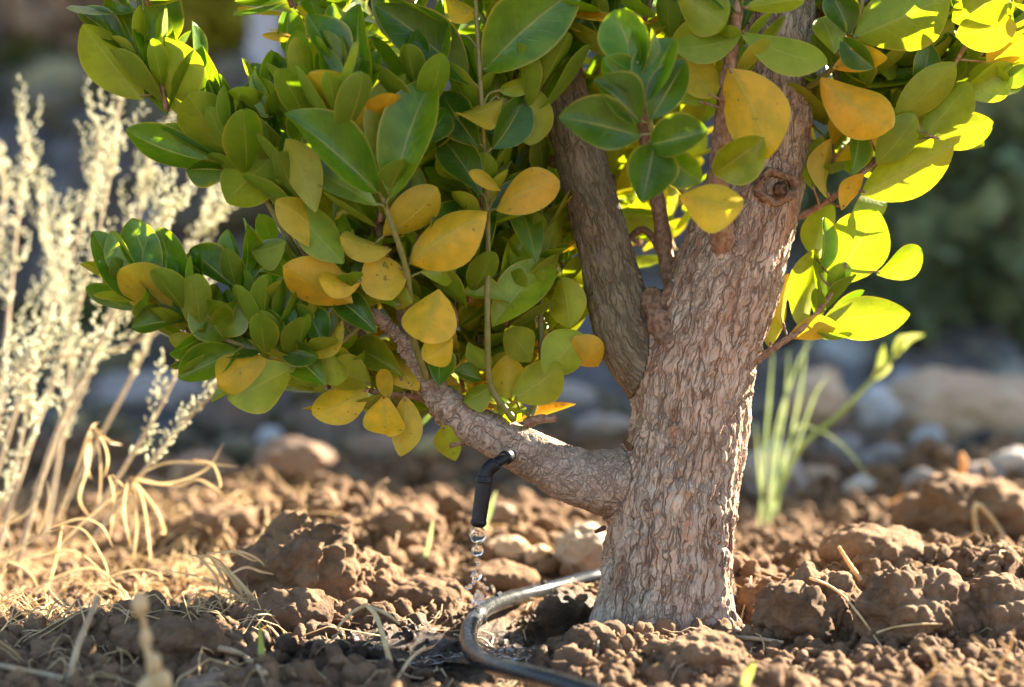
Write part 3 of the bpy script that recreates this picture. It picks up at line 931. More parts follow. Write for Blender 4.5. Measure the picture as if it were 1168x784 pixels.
# shoots: photo-pixel stem (px, py, dd), then leaves (base x, base y, tip x, tip y, width, colour, roll, lower side?, tip depth)
SH = []
SH.append(('A', [(345, 300, -.05), (290, 205, -.06), (262, 175, -.06), (215, 120, -.06), (172, 65, -.055), (158, 0, -.05)], -.06, [
    (163, 114, 94, 28, 52, 'o', 10, 1, -.02), (205, 130, 187, 40, 66, 'o', -28, 1, -.02), (150, 62, 88, 12, 34, 'd', 20, 0, .02),
    (162, 66, 126, -8, 38, 'g', -15, 0, .02), (172, 62, 196, -14, 44, 'd', 25, 0, .02), (165, 62, 158, -10, 18, 'p', 50, 0, 0), (178, 50, 184, 14, 16, 'l', 40, 0, .0),
    (268, 150, 230, 52, 54, 'd', -20, 0, .02), (222, 88, 219, 24, 18, 'd', 62, 0, 0), (262, 178, 214, 108, 54, 'o', -8, 1, -.03),
    (252, 186, 143, 148, 46, 'g', 20, 0, -.015), (264, 196, 212, 194, 32, 'd', -35, 0, -.01), (268, 182, 284, 96, 36, 'g', 40, 0, .01),
    (318, 170, 258, 230, 56, 'o', 12, 1, -.03), (322, 180, 298, 122, 44, 'd', -20, 0, .02), (262, 160, 248, 84, 34, 'd', 0, 0, .01),
    (330, 132, 290, 80, 24, 'l', -40, 0, 0), (305, 148, 312, 84, 16, 'g', 50, 0, 0), (322, 130, 293, 118, 22, 'o', 20, 1, 0), (332, 70, 330, 8, 34, 'g', 30, 0, .02),
    (340, 46, 299, 40, 11, 'r', 20, 1, 0), (332, -6, 268, 2, 34, 'g', 10, 0, -.01)]))
SH.append(('C', [(487, 432, -.035), (470, 380, -.06), (464, 310, -.09), (441, 240, -.11), (412, 155, -.12), (396, 70, -.12)], -.12, [
    (388, 98, 350, 16, 44, 'd', 35, 0, .015), (414, 120, 410, 4, 52, 'g', -28, 0, .02), (394, 92, 378, 4, 34, 'g', 5, 0, .03),
    (384, 80, 367, 34, 12, 'p', 50, 0, .01), (399, 104, 384, 38, 22, 'p', -30, 0, .01), (414, 152, 352, 84, 48, 'k', -32, 1, -.03),
    (430, 220, 324, 130, 58, 'g', 18, 0, -.02), (360, 242, 326, 158, 44, 'p', -18, 1, .0), (446, 226, 494, 88, 62, 'g', -12, 0, .01),
    (436, 210, 446, 84, 26, 'p', 58, 1, 0), (452, 136, 463, 84, 32, 'o', 10, 1, .01), (430, 235, 352, 190, 40, 'p', 25, 0, .03), (412, 190, 392, 100, 40, 'o', 20, 0, .03),
    (476, 170, 510, 128, 30, 'd', 20, 0, .03), (392, 300, 330, 232, 42, 'o', 10, 1, .02)]))
SH.append(('D', [(585, 478, -.03), (560, 440, -.04), (556, 380, -.055), (556, 240, -.07), (549, 110, -.085), (541, -30, -.09)], -.085, [
    (535, 96, 428, 6, 62, 'd', 15, 0, -.02), (522, 42, 424, -14, 46, 'd', -35, 0, -.01), (552, 82, 662, -14, 80, 'g', -12, 0, -.03),
    (545, 16, 508, 0, 28, 'y', 35, 1, -.02), (574, 112, 520, 128, 34, 'k', 40, 1, -.03), (546, 168, 504, 106, 48, 'd', -15, 0, .02),
    (562, 170, 598, 110, 42, 'd', 25, 0, .01), (612, 100, 604, 166, 42, 'o', 10, 1, 0), (549, 222, 503, 156, 44, 'd', 10, 0, .02),
    (572, 218, 535, 196, 14, 'y', 40, 1, -.02), (566, 240, 638, 206, 42, 'r', -30, 1, -.02), (569, 104, 608, 92, 18, 'l', 30, 0, 0),
    (560, 60, 620, -10, 50, 'd', 10, 0, .03), (640, 66, 668, 18, 44, 'd', 15, 0, .02)]))
SH.append(('E', [(470, 380, -.06), (455, 330, -.075), (425, 300, -.08), (380, 262, -.085), (345, 232, -.08)], -.09, [
    (467, 300, 556, 242, 58, 'y', -22, 1, -.03), (437, 270, 499, 214, 36, 'k', 42, 1, -.01), (447, 284, 388, 270, 24, 'k', 50, 1, -.02),
    (424, 284, 448, 342, 46, 'y', -15, 1, -.01), (412, 322, 364, 320, 30, 'y', 25, 1, -.02), (402, 346, 323, 304, 50, 'r', -15, 1, -.02),
    (500, 330, 480, 389, 56, 'y', 8, 1, -.03), (516, 386, 482, 410, 32, 'y', 20, 1, 0), (376, 290, 315, 228, 36, 'k', 40, 1, -.02),
    (440, 300, 410, 350, 36, 'o', 20, 1, .02), (470, 345, 430, 330, 32, 'o', -20, 1, .02), (452, 350, 405, 300, 40, 'g', 10, 0, .03), (480, 310, 520, 300, 34, 'o', 20, 0, .03),
    (430, 380, 380, 340, 36, 'd', 10, 0, .03), (500, 300, 530, 230, 42, 'd', -10, 0, .03)]))
SH.append(('F', [(600, 488, -.02), (616, 440, -.01), (617, 360, .0), (618, 250, .01), (610, 150, .02)], -.035, [
    (562, 373, 630, 300, 48, 'l', -18, 0, .02), (570, 330, 610, 262, 36, 'l', 20, 0, .03), (582, 346, 526, 336, 22, 'o', 45, 0, -.02),
    (584, 456, 640, 416, 48, 'o', -12, 1, -.01), (620, 428, 664, 380, 48, 'l', 15, 1, .01), (655, 384, 683, 418, 40, 'r', 5, 1, .02),
    (650, 374, 640, 316, 42, 'l', -15, 1, .02), (580, 454, 580, 404, 40, 'k', 10, 1, .02), (550, 434, 518, 424, 24, 'd', 25, 0, 0),
    (562, 440, 528, 458, 30, 'o', 30, 1, .0), (606, 412, 576, 376, 36, 'o', -20, 1, .02), (560, 420, 535, 390, 24, 'l', 20, 1, .02), (618, 320, 638, 232, 36, 'l', 20, 1, .04),
    (600, 470, 566, 462, 22, 'o', 30, 1, .02), (612, 300, 584, 210, 40, 'g', 15, 0, .03), (560, 300, 520, 260, 36, 'd', 15, 0, .02), (560, 260, 600, 205, 36, 'd', -15, 0, .03)]))
SH.append(('G', [(500, 462, -.02), (470, 452, -.025), (440, 449, -.03), (400, 440, -.035), (360, 420, -.04)], -.04, [
    (462, 452, 457, 521, 34, 'k', 18, 1, -.01), (437, 450, 441, 497, 44, 'y', -15, 1, -.03), (420, 444, 356, 472, 40, 'y', 20, 1, -.02),
    (424, 438, 370, 420, 42, 'o', -15, 1, -.02), (444, 456, 436, 421, 18, 'k', 20, 1, -.02), (505, 485, 519, 526, 28, 'l', -10, 1, .02),
    (478, 445, 440, 405, 34, 'y', 20, 1, .02), (470, 440, 420, 400, 40, 'o', 10, 1, .02), (460, 430, 400, 395, 36, 'o', 10, 0, .03), (500, 440, 500, 400, 36, 'g', 15, 0, .03)]))
SH.append(('H', [(424, 356, -.04), (385, 392, -.055), (330, 402, -.065), (270, 392, -.07), (215, 365, -.07), (172, 330, -.07)], -.075, [
    (165, 346, 106, 264, 46, 'd', 25, 0, .01), (165, 322, 127, 264, 32, 'p', -35, 0, .01), (178, 332, 149, 250, 44, 'g', 12, 0, .02),
    (216, 366, 182, 260, 60, 'g', -18, 0, .01), (208, 364, 136, 308, 52, 'k', -8, 1, -.03), (212, 366, 150, 374, 30, 'd', 40, 0, -.01),
    (256, 388, 222, 340, 46, 'o', 15, 0, -.02), (250, 384, 272, 342, 38, 'o', 10, 0, -.01), (242, 376, 193, 404, 28, 'g', -38, 0, -.02),
    (272, 400, 204, 432, 44, 'g', 10, 0, -.01), (304, 404, 248, 438, 46, 'y', 10, 1, -.03), (337, 418, 260, 456, 56, 'o', -8, 1, -.02),
    (308, 393, 364, 408, 28, 'd', 30, 0, -.02), (322, 408, 290, 352, 36, 'o', 10, 0, 0), (270, 330, 217, 284, 38, 'd', 28, 0, .01),
    (276, 328, 277, 249, 26, 'g', 50, 0, .01), (268, 326, 260, 262, 32, 'g', -20, 0, .02), (337, 374, 300, 314, 46, 'g', 22, 0, .0),
    (326, 276, 286, 286, 36, 'o', 30, 1, 0), (372, 398, 350, 352, 32, 'd', 15, 0, .01), (390, 366, 350, 408, 18, 'k', 55, 1, -.01),
    (385, 440, 376, 402, 36, 'o', 12, 1, .01), (340, 400, 320, 340, 40, 'd', 10, 0, .02), (300, 400, 240, 395, 40, 'd', 15, 0, .02), (372, 440, 330, 400, 40, 'g', 10, 0, .02)]))
SH.append(('J', [(822, 262, -.05), (795, 235, -.08), (760, 195, -.13), (746, 160, -.16), (736, 110, -.17), (728, 60, -.17)], -.175, [
    (726, 84, 700, 12, 56, 'g', -10, 0, .01), (735, 118, 768, 44, 46, 'g', -28, 0, .01), (730, 108, 687, 66, 38, 'g', 30, 0, .0),
    (730, 140, 676, 92, 50, 'd', 15, 0, -.005), (742, 136, 782, 68, 44, 'd', -15, 0, .0), (730, 156, 637, 134, 60, 'd', 8, 0, -.02),
    (742, 165, 808, 150, 48, 'd', -8, 0, -.02), (746, 166, 732, 231, 56, 'd', -10, 0, -.02), (752, 172, 800, 208, 40, 'g', 15, 0, -.005),
    (775, 224, 848, 234, 52, 'y', -15, 1, -.02), (732, 88, 742, 30, 14, 'p', 55, 0, 0), (728, 76, 722, 34, 14, 'g', -45, 0, 0)]))
SH.append(('K', [(826, 290, -.035), (822, 250, -.055), (820, 200, -.07), (824, 140, -.085), (832, 75, -.1), (845, -20, -.11)], -.11, [
    (832, 78, 878, 180, 64, 'y', 22, 1, -.02), (814, 199, 872, 158, 46, 'o', 20, 0, -.02), (844, 36, 944, 72, 40, 'o', -30, 1, -.02),
    (846, 38, 768, 54, 34, 'o', 32, 1, -.01), (772, -6, 828, 28, 50, 'o', 10, 1, -.02), (812, 112, 786, 62, 40, 'k', 10, 1, .02),
    (848, 10, 918, 0, 22, 'o', 25, 1, -.02), (800, 120, 770, 70, 36, 'o', 15, 1, .03), (846, 16, 800, -20, 40, 'd', 15, 0, .01)]))
SH.append(('L', [(902, 252, .0), (940, 232, -.01), (985, 196, -.02), (1030, 152, -.025), (1075, 95, -.03), (1120, 20, -.03)], -.03, [
    (982, 222, 1088, 166, 56, 'l', -15, 1, -.01), (1066, 160, 1133, 140, 42, 'l', 12, 1, .01), (1090, 106, 1155, 74, 36, 'l', 28, 0, .0),
    (1054, 156, 1106, 94, 46, 'o', -10, 1, -.02), (1016, 142, 1090, 72, 40, 'o', 22, 1, -.02), (1000, 188, 1044, 130, 40, 'o', 10, 1, -.01),
    (960, 240, 986, 198, 22, 'r', 30, 1, -.01), (944, 226, 948, 158, 24, 'k', 40, 1, .0), (970, 200, 980, 150, 28, 'g', 20, 0, .01),
    (926, 216, 936, 156, 26, 'l', 10, 1, .03), (1140, 96, 1172, 76, 24, 'g', 20, 0, .0), (1126, 76, 1172, 44, 38, 'r', 10, 1, -.02),
    (1050, 70, 1088, 22, 34, 'l', 10, 1, .02), (1012, 90, 1026, 46, 28, 'l', 20, 1, .03), (985, 150, 1010, 96, 30, 'l', 20, 1, .04), (1040, 110, 1060, 50, 34, 'd', 20, 0, .0)]))
SH.append(('U', [(905, 112, .0), (945, 82, -.04), (972, 50, -.06), (985, -10, -.07)], -.07, [
    (936, 90, 1018, 146, 56, 'r', -14, 1, -.02), (950, 78, 1012, 66, 28, 'r', 25, 1, -.02), (960, 44, 998, 78, 30, 'd', 25, 0, -.01),
    (974, 44, 1084, -8, 74, 'o', 8, 1, -.03), (952, 62, 936, 20, 36, 'o', 10, 0, .01), (1086, 24, 1150, -10, 50, 'o', 10, 1, -.02), (1090, 40, 1160, 30, 44, 'k', 20, 1, .0),
    (968, 40, 946, -10, 40, 'd', 10, 0, .0)]))
SH.append(('M', [(862, 413, -.005), (890, 392, .0), (915, 375, .005), (945, 340, .01), (965, 300, .01)], .01, [
    (946, 328, 1002, 241, 66, 'l', -12, 1, -.015), (1000, 313, 1051, 284, 32, 'l', 25, 0, .0), (936, 368, 1038, 358, 50, 'l', -8, 1, -.015),
    (898, 386, 955, 370, 26, 'r', 15, 1, -.02), (914, 376, 932, 284, 34, 'o', 25, 1, .0), (932, 315, 940, 248, 18, 'g', 55, 0, 0),
    (893, 374, 900, 312, 17, 'y', 30, 1, 0), (877, 396, 894, 334, 30, 'l', 15, 1, .01), (968, 250, 1012, 226, 30, 'l', 20, 1, .02), (930, 300, 950, 232, 36, 'l', 20, 1, .03)]))

camdir = -FWD
HAND = []
for sid, stem, dd, leaves in SH:
    for lf in leaves:
        HAND.append((sid, dd, lf, math.hypot(lf[2] - lf[0], lf[3] - lf[1]) * lf[4]))
big = set(id(h) for h in sorted(HAND, key=lambda h: -h[3])[:100])
FOL = Buf()
KEEP = {}
stems_P = {h[0]: spline([W(*p) for p in h[1]], 8) for h in SH}
for sid, stem, dd, leaves in SH:
    sb = Buf()
    wtube(sb, stem, 15 if sid in 'K' else 4.2, 6 if sid in 'K' else 2.6, 10, 8)
    mt = 'twig' if sid in 'KGLM' else 'greenstem'
    so = bpy.data.objects.new('leafy_shoot', None); pet = []; leafq = []
    for h in HAND:
        if h[0] != sid: continue
        bx, by, tx, ty, w, c, roll, low, td = h[2]
        sg = -1 if low else 1
        B, T = W(bx, by, dd), W(tx, ty, dd + td)
        a = (T - B) / np.linalg.norm(T - B)
        n0 = camdir * sg; n0 = n0 - a * np.dot(n0, a); n0 /= np.linalg.norm(n0)
        x = np.cross(a, n0)
        nrm = n0 * math.cos(R(roll)) + x * math.sin(R(roll))
        L = np.linalg.norm(T - B)
        seed = random.random()
        v, f, luv = leaf_geo(B, T, w * MM / max(.5, math.cos(R(roll))) * (.96 if c in 'gdp' else 1.06), nrm, 4, 13, fold=random.uniform(.35, .95) * (1 if not low else .55), bulge=random.uniform(.04, .12) * (1 if random.random() < .8 else -1),
                             twist=random.uniform(-.7, .7), wav=random.uniform(.005, .05), seed=seed, obov=random.uniform(1.0, 1.28), tipround=random.uniform(.58, .72))
        tn = vary(TINT[c])
        SP = stems_P[sid]; kk = int(np.linalg.norm(SP - B, axis=1).argmin())
        if .002 < np.linalg.norm(SP[kk] - B) < .03:
            pv, pf = tube(spline([B + a * .004, B * .55 + SP[kk] * .45 - a * .002, SP[max(0, kk - 1)]], 4), .0011, 6)
            pet.append((so, pv, pf))
        # petiole back to the stem
        if id(h) in big:
            leafq.append((v, f, luv, tn, c))
        else:
            FOL.add(v, f, luv=luv, tint=tn)
    bpy.data.objects.remove(so)
    for _, pv, pf in pet: sb.add(pv, pf)
    so = sb.build('leafy_shoot', M[mt], tree)
    for v, f, luv, tn, c in leafq:
        o = obj('leaf', v, f, M['leaf'], so, attrs={'luv': luv, 'tint': np.broadcast_to(tn, (len(v), 3))})
        if c in 'yr': o['label'] = 'yellow leaf' if c == 'y' else 'orange yellow leaf'

# more foliage behind and above: rosettes on short shoots
TW = Buf()


def rosette(c, axis, n=9, l0=.045, l1=.075, pal='gggddoopl', nv=7, ra=(.46, .6), yel=.22, fo=(.1, .3), ti=(28, 55)):
    axis = axis / np.linalg.norm(axis)
    r = np.cross(axis, [0.3, .9, .2]); r /= np.linalg.norm(r); s = np.cross(axis, r)
    ph = random.random() * 6
    for k in range(n):
        t = k / n
        a = ph + k * 2.4
        out = r * math.cos(a) + s * math.sin(a)
        tilt = R(ti[0] + ti[1] * t + random.uniform(-12, 12))
        d = axis * math.cos(tilt) + out * math.sin(tilt)
        L = random.uniform(l0, l1) * (.7 + .4 * t)
        B = c - axis * (.045 * t) + out * .003
        nr = axis * math.sin(tilt) - out * math.cos(tilt)
        nr = nr + .35 * np.array([random.uniform(-1, 1) for _ in range(3)])
        cc = random.choice(pal)
        if t > .7 and random.random() < yel: cc = random.choice('yrk')
        v, f, luv = leaf_geo(B, B + d * L, L * random.uniform(*ra), nr, 2, nv, fold=random.uniform(*fo), bulge=random.uniform(-.02, -.1), twist=random.uniform(-.4, .4), wav=.02, seed=random.random(), obov=1.3)
        FOL.add(v, f, luv=luv, tint=vary(TINT[cc], .22))
    P = spline([c, c - axis * .015, c - axis * .034], 4)
    v, f = tube(P, np.linspace(.0016, .0024, len(P)), 5); TW.add(v, f)


def inpoly(x, y, poly):
    c = False; j = len(poly) - 1
    for i in range(len(poly)):
        if (poly[i][1] > y) != (poly[j][1] > y) and x < (poly[j][0] - poly[i][0]) * (y - poly[i][1]) / (poly[j][1] - poly[i][1]) + poly[i][0]: c = not c
        j = i
    return c


PL = [(300, -10), (640, -10), (655, 120), (640, 280), (620, 400), (560, 440), (420, 410), (320, 370), (290, 300), (345, 240), (350, 160), (340, 60)]
PM = [(650, -20), (850, -20), (800, 130), (765, 270), (720, 260), (690, 200), (670, 100)]
PR = [(935, -20), (1168, -20), (1130, 60), (1060, 120), (985, 180), (940, 230), (925, 120)]


def fill(poly, n, d0, d1, up=(0, 0, 1), pal='gggddoopl', **kw):
    xs = [p[0] for p in poly]; ys = [p[1] for p in poly]; k = 0
    while k < n:
        x, y = random.uniform(min(xs), max(xs)), random.uniform(min(ys), max(ys))
        if not inpoly(x, y, poly): continue
        k += 1
        rosette(W(x, y, random.uniform(d0, d1)), np.array(up) + np.array([random.uniform(-.5, .5), random.uniform(-.5, .3), random.uniform(-.2, .3)]), pal=pal, **kw)


fill(PL, 78, .02, .2, (-.3, -.3, 1), 'gggdooplk')
fill(PM, 22, .08, .26, (0, .1, 1), 'glloyk')
fill(PR, 20, .0, .09, (.4, -.1, 1), 'ggolly')
fill([(200, -130), (1180, -130), (1180, -15), (150, -15)], 46, -.12, .2, (0, -.2, 1))
for x, y, dd, ax_, az_ in [(160, 62, -.055, -.4, 1), (240, 150, -.055, -.6, .8), (300, 178, -.05, -.3, 1), (306, 112, -.04, -.4, 1), (388, 92, -.105, -.1, 1), (438, 205, -.1, .1, 1), (352, 212, -.06, -.5, 1),
                          (142, 325, -.06, -.7, .8), (205, 352, -.06, -.3, 1), (272, 322, -.06, -.1, 1), (316, 372, -.07, -.3, 1), (246, 398, -.06, -.9, .3), (352, 372, -.06, 0, 1), (400, 300, -.06, -.2, 1), (350, 300, -.05, -.4, 1),
                          (548, 92, -.07, 0, 1), (552, 205, -.06, .1, 1), (595, 62, -.06, .3, 1), (500, 45, -.06, -.2, 1), (470, 150, -.06, .1, 1), (480, 250, -.05, .1, 1), (590, 330, -.01, .3, 1), (612, 260, .0, .3, 1), (520, 330, -.02, 0, 1),
                          (842, 40, -.09, .1, 1), (1040, 118, .01, .5, .8), (1092, 84, .01, .5, .8), (1135, 40, .01, .4, .9), (1000, 62, -.02, .3, 1), (945, 335, .02, .3, 1), (1150, 10, .0, .3, 1), (690, 20, -.06, -.1, 1), (770, 25, -.05, .1, 1)]:
    rosette(W(x, y, dd), np.array([ax_, random.uniform(-.45, -.1), az_]), random.choice((7, 8, 9)), .042, .068, 'gggdplo', 11, (.38, .5), .15, (.3, .8), (18, 42))
for x, y, dd in [(440, 405, .0), (520, 405, .02), (560, 415, .03), (600, 395, .03), (480, 355, .02), (395, 425, -.02), (640, 300, .05), (630, 362, .05), (590, 440, .03), (540, 360, .03), (450, 440, .0), (370, 400, .0), (650, 240, .07)]:
    rosette(W(x, y, dd), np.array([random.uniform(-.4, .4), -.25, 1]), 8, .04, .062, 'ooklylg', 9, (.45, .6), .5, (.2, .6))
fill([(890, -220), (1230, -220), (1230, -40), (900, -40)], 34, .03, .32, (.2, -.1, 1), 'ggoodl')  # unseen rosettes added overhead to shade the upper right leaves
for x, y, dd, ax_ in [(348, 108, -.085, -.2), (384, 112, -.135, 0), (338, 205, -.085, -.3), (262, 160, -.07, -.4), (214, 345, -.085, -.3), (296, 360, -.08, -.1),
                      (478, 92, -.1, 0), (612, 92, -.08, .2), (180, 80, -.07, -.2), (330, 130, -.06, -.2), (540, 300, -.05, .1)]:
    rosette(W(x, y, dd), np.array([ax_, -.25, 1]), 7, .055, .08, 'ggdpgg', 13, (.38, .48), 0, (.4, .9), (12, 34))
# crown above the picture, an uneven dome that shades the tree's front
k = 0
cc = np.array([.06, 2.22, .98])
while k < 62:
    q = np.array([random.uniform(-1, 1) for _ in range(3)])
    r = np.linalg.norm(q)
    if r > 1 or r < .45: continue
    p = cc + q * np.array([.52, .48, .36]) * (1 + .15 * noise.noise(Vector(q * 2)))
    px = CX + F * np.dot(p - CAM, RT) / np.dot(p - CAM, FWD); py = CY - F * np.dot(p - CAM, UP) / np.dot(p - CAM, FWD)
    if py > -70: continue
    k += 1
    rosette(p, q * np.array([1, 1, .6]) + np.array([0, 0, .6]), 8, .05, .08, nv=6)
tag(FOL.build('foliage', M['leaf'], tree), kind='stuff')

# twigs that carry them
wtube(TW, [(790, 350, .01), (765, 318, .02), (752, 240, .03), (738, 170, .05), (720, 60, .08)], 12, 6)
wtube(TW, [(765, 310, .02), (735, 262, .04), (700, 292, .05), (680, 300, .06)], 5, 3)
wtube(TW, [(636, 80, .02), (560, 60, .05), (480, 20, .06), (430, -60, .06)], 9, 5)
wtube(TW, [(668, 200, .01), (610, 180, .05), (560, 200, .07), (500, 210, .08), (440, 180, .06)], 7, 4)
wtube(TW, [(487, 434, -.024), (430, 400, 0), (370, 330, .02), (330, 250, .0)], 7, 4)
wtube(TW, [(470, 407, -.03), (450, 320, .02), (430, 250, .04), (400, 150, .05), (380, 40, .05)], 7, 4)
wtube(TW, [(886, 60, .02), (960, 0, .1), (1060, -60, .16)], 12, 7)
wtube(TW, [(620, 20, .03), (500, -60, .0), (380, -110, -.04), (260, -130, -.05)], 12, 6)
TW.build('twigs', M['twig'], tree)['kind'] = 'stuff'

# ------------------------------------------------------------------ hose, emitter, drops
hose = thing('irrigation_hose', (HP[70, 0], HP[70, 1], 0), 'black glossy irrigation hose curving in a loop around the wet hollow', 'hose')
v, f = tube(HP, .0072, 20); obj('hose_pipe', v, f, M['hose'], hose)
k0 = int(np.argmin(np.abs(HP[:, 0] - G(541, 720)[0]) + 3 * np.abs(HP[:, 1] - G(541, 720)[1])))
v, f = tube(HP[k0 - 1:k0 + 2], .0081, 20); obj('hose_joint', v, f, M['black'], hose)
for q in (int(len(HP) * .27), int(len(HP) * .40)):
    v, f = tube(np.array([HP[q] + [0, -.004, .0065], HP[q] + [0, -.006, .0095]]), .0016, 8); obj('drip_hole', v, f, M['black'], hose)

em = thing('drip_emitter', W(577, 520, -.045), 'black plastic drip emitter tube plugged into the underside of the low branch', 'emitter')
P = spline([W(583, 519, -.035), W(573, 524, -.047), W(562, 531, -.05)], 6); v, f = tube(P, np.linspace(6.2, 6.5, len(P)) * MM, 14); obj('inlet', v, f, M['black'], em)
P = spline([W(580, 520, -.039), W(576, 522.5, -.044)], 3); v, f = tube(P, 8.2 * MM, 14); obj('collar', v, f, M['black'], em)
P = spline([W(565, 529, -.05), W(557, 536, -.05), W(552.5, 546, -.05)], 6); v, f = tube(P, np.array([8.6] * len(P)) * MM, 16); obj('elbow', v, f, M['black'], em)
P = spline([W(553, 544, -.05), W(549.5, 570, -.05), W(545.5, 599, -.05)], 8); rr = np.linspace(9.4, 8.3, len(P)); v, f = tube(P, rr * MM, 18)
ob = obj('nozzle', v, f, M['black'], em)
for y in (549, 596):
    q = (y - 544) / 55; x = 553 - 7.5 * q
    v, f = tube(np.array([W(x + .2, y - 1.6, -.05), W(x - .2, y + 1.6, -.05)]), 9.9 * MM - q * .0006, 18); obj('ring', v, f, M['black'], em)

DG = 'drops of water falling from the emitter'


def drop(px, py, r, sy, label, wob=.0, dd=-.05):
    v = ICO[4][0].copy()
    v[:, 2] *= sy
    v *= (1 + wob * fbm(v * 1.5 + px, 2, 3))[:, None]
    tag(obj('water_drop', v * r * 1.12 * MM + W(px, py, dd), ICO[4][1], M['water'], at=W(px, py, dd)), label, 'water drop', DG)


drop(545, 610, 8.2, 1.1, 'largest clear water drop hanging at the mouth of the black emitter')
drop(544.5, 628, 6.0, 1.05, 'second clear drop just under the hanging one')
drop(544, 657, 5.6, .95, 'misshapen water drop midway between emitter and hose', .35)
drop(545, 642, 2.4, 1.0, 'tiny drop between the second and the misshapen one')
drop(546, 681, 5.0, 1.25, 'long drop about to hit the hose', .4)
hs = HP[int(np.argmin(np.linalg.norm(HP - G(550, 704, .012), axis=1)))]
for k in range(14):
    a = k * 2.4; r = .004 + .0012 * k
    p = hs + np.array([r * math.cos(a), r * .5 * math.sin(a), .011 + .022 * random.random() ** 1.3])
    v = ICO[2][0] * random.uniform(.0011, .0022) * np.array([1, 1, random.uniform(.8, 1.5)])
    tag(obj('splash_droplet', v + p, ICO[2][1], M['water'], at=p), 'tiny splash droplet thrown up where the drips hit the hose', 'water drop', 'splash droplets above the hose')

# ------------------------------------------------------------------ pale shrub at left
shrub = thing('pale_shrub', G(20, 640), 'pale cream dry shrub with many tiny leaves on upright stems at left', 'shrub')
PB = Buf(); PT = np.array([0, 0, 1.0])


def bud(c, d, L):
    v = ICO[1][0] * np.array([.36, .26, 1]) * L * .5
    d = d / np.linalg.norm(d)
    a = np.cross(d, [.21, .9, .37]); a /= np.linalg.norm(a); b = np.cross(d, a)
    return v @ np.stack([a, b, d]) + c + d * L * .4


bv, bf, bn = [], [], 0


def spike(P0, P1, n, rad):
    """a branchlet set all round with tiny pale leaves"""
    global bn
    ax = P1 - P0; L = np.linalg.norm(ax); ax /= L
    for k in range(n):
        t = k / n
        c = P0 + (P1 - P0) * t
        o = np.array([random.gauss(0, 1) for _ in range(3)]); o -= ax * np.dot(o, ax); o /= np.linalg.norm(o) + 1e-6
        v = bud(c + o * rad * random.uniform(.1, .7), ax * random.uniform(.5, 1.8) + o, random.uniform(.0055, .0095) * (1.15 - .45 * t))
        bv.append(v); bf.append(ICO[1][1] + bn); bn += len(v)


STEMS = [
    ([(-6, 640, .35), (30, 520, .36), (62, 430, .37), (98, 320, .38), (125, 200, .38), (138, 95, .38)], 5),
    ([(20, 640, .3), (62, 500, .3), (108, 400, .31), (150, 320, .32), (182, 262, .33), (200, 232, .33)], 5),
    ([(-30, 620, .42), (0, 450, .43), (12, 330, .44), (22, 230, .45), (30, 150, .45)], 5),
    ([(-10, 560, .38), (30, 430, .38), (62, 340, .38), (92, 262, .4), (108, 200, .4), (112, 150, .4)], 4),
    ([(100, 600, .25), (150, 520, .25), (190, 450, .26), (214, 390, .27), (226, 330, .28)], 4.5),
    ([(0, 430, .36), (60, 408, .35), (120, 402, .34), (180, 378, .33), (205, 368, .33)], 3.5),
    ([(110, 610, .22), (170, 530, .22), (214, 478, .23), (256, 440, .24), (300, 415, .25)], 4.5),
    ([(-40, 520, .4), (20, 470, .4), (50, 380, .4), (74, 300, .41), (70, 250, .42)], 4),
    ([(40, 560, .45), (100, 430, .47), (130, 340, .48), (160, 240, .5), (172, 160, .5)], 4),
    ([(60, 600, .4), (150, 430, .42), (190, 340, .44), (225, 270, .45), (258, 225, .45)], 4),
    ([(-20, 400, .5), (-5, 300, .5), (5, 220, .5), (-5, 160, .5)], 4),
    ([(-30, 640, .3), (10, 560, .3), (26, 490, .31), (34, 430, .31)], 4),
    ([(-30, 600, .26), (-10, 520, .26), (10, 440, .27), (44, 390, .28)], 4),
    ([(50, 620, .5), (70, 500, .52), (80, 400, .53), (60, 300, .54), (44, 210, .55)], 4),
]
for pts, r in STEMS:
    sb = Buf(); wtube(sb, pts, r * .8, r * .35, 6, 8); sb.build('stem', M['palestem'], shrub)
    P = spline([W(*p) for p in pts], 10)
    nP = len(P)
    spike(P[int(nP * .78)], P[-1], 34, .0066)
    for k in range(int(nP * .25), nP - 1, 4):
        for q in range(random.choice((1, 2))):
            t = k / nP
            d = P[min(k + 3, nP - 1)] - P[k - 1]; d /= np.linalg.norm(d)
            o = np.array([random.gauss(0, 1), random.gauss(0, .8), random.gauss(.3, .5)]); o -= d * np.dot(o, d) * .8; o /= np.linalg.norm(o)
            L = random.uniform(.025, .06)
            e = P[k] + (d * 1.0 + o * .5 + np.array([0, 0, .3])) * L
            spike(P[k], e, int(10 + L * 230), .0052)
tag(obj('leaves', np.concatenate(bv), np.concatenate(bf), M['pale'], shrub), kind='stuff')

# ------------------------------------------------------------------ dry grass, straw, blades, weeds
def blade_obj(pts, wpx, m, parent, bend=None, name='blade', fold=.25):
    P = spline([W(*p) for p in pts], 6)
    v, f = ribbon(P, wpx * MM, camdir + np.array([random.uniform(-.5, .5), 0, random.uniform(-.4, .4)]), fold)
    return obj(name, v, f, m, parent)


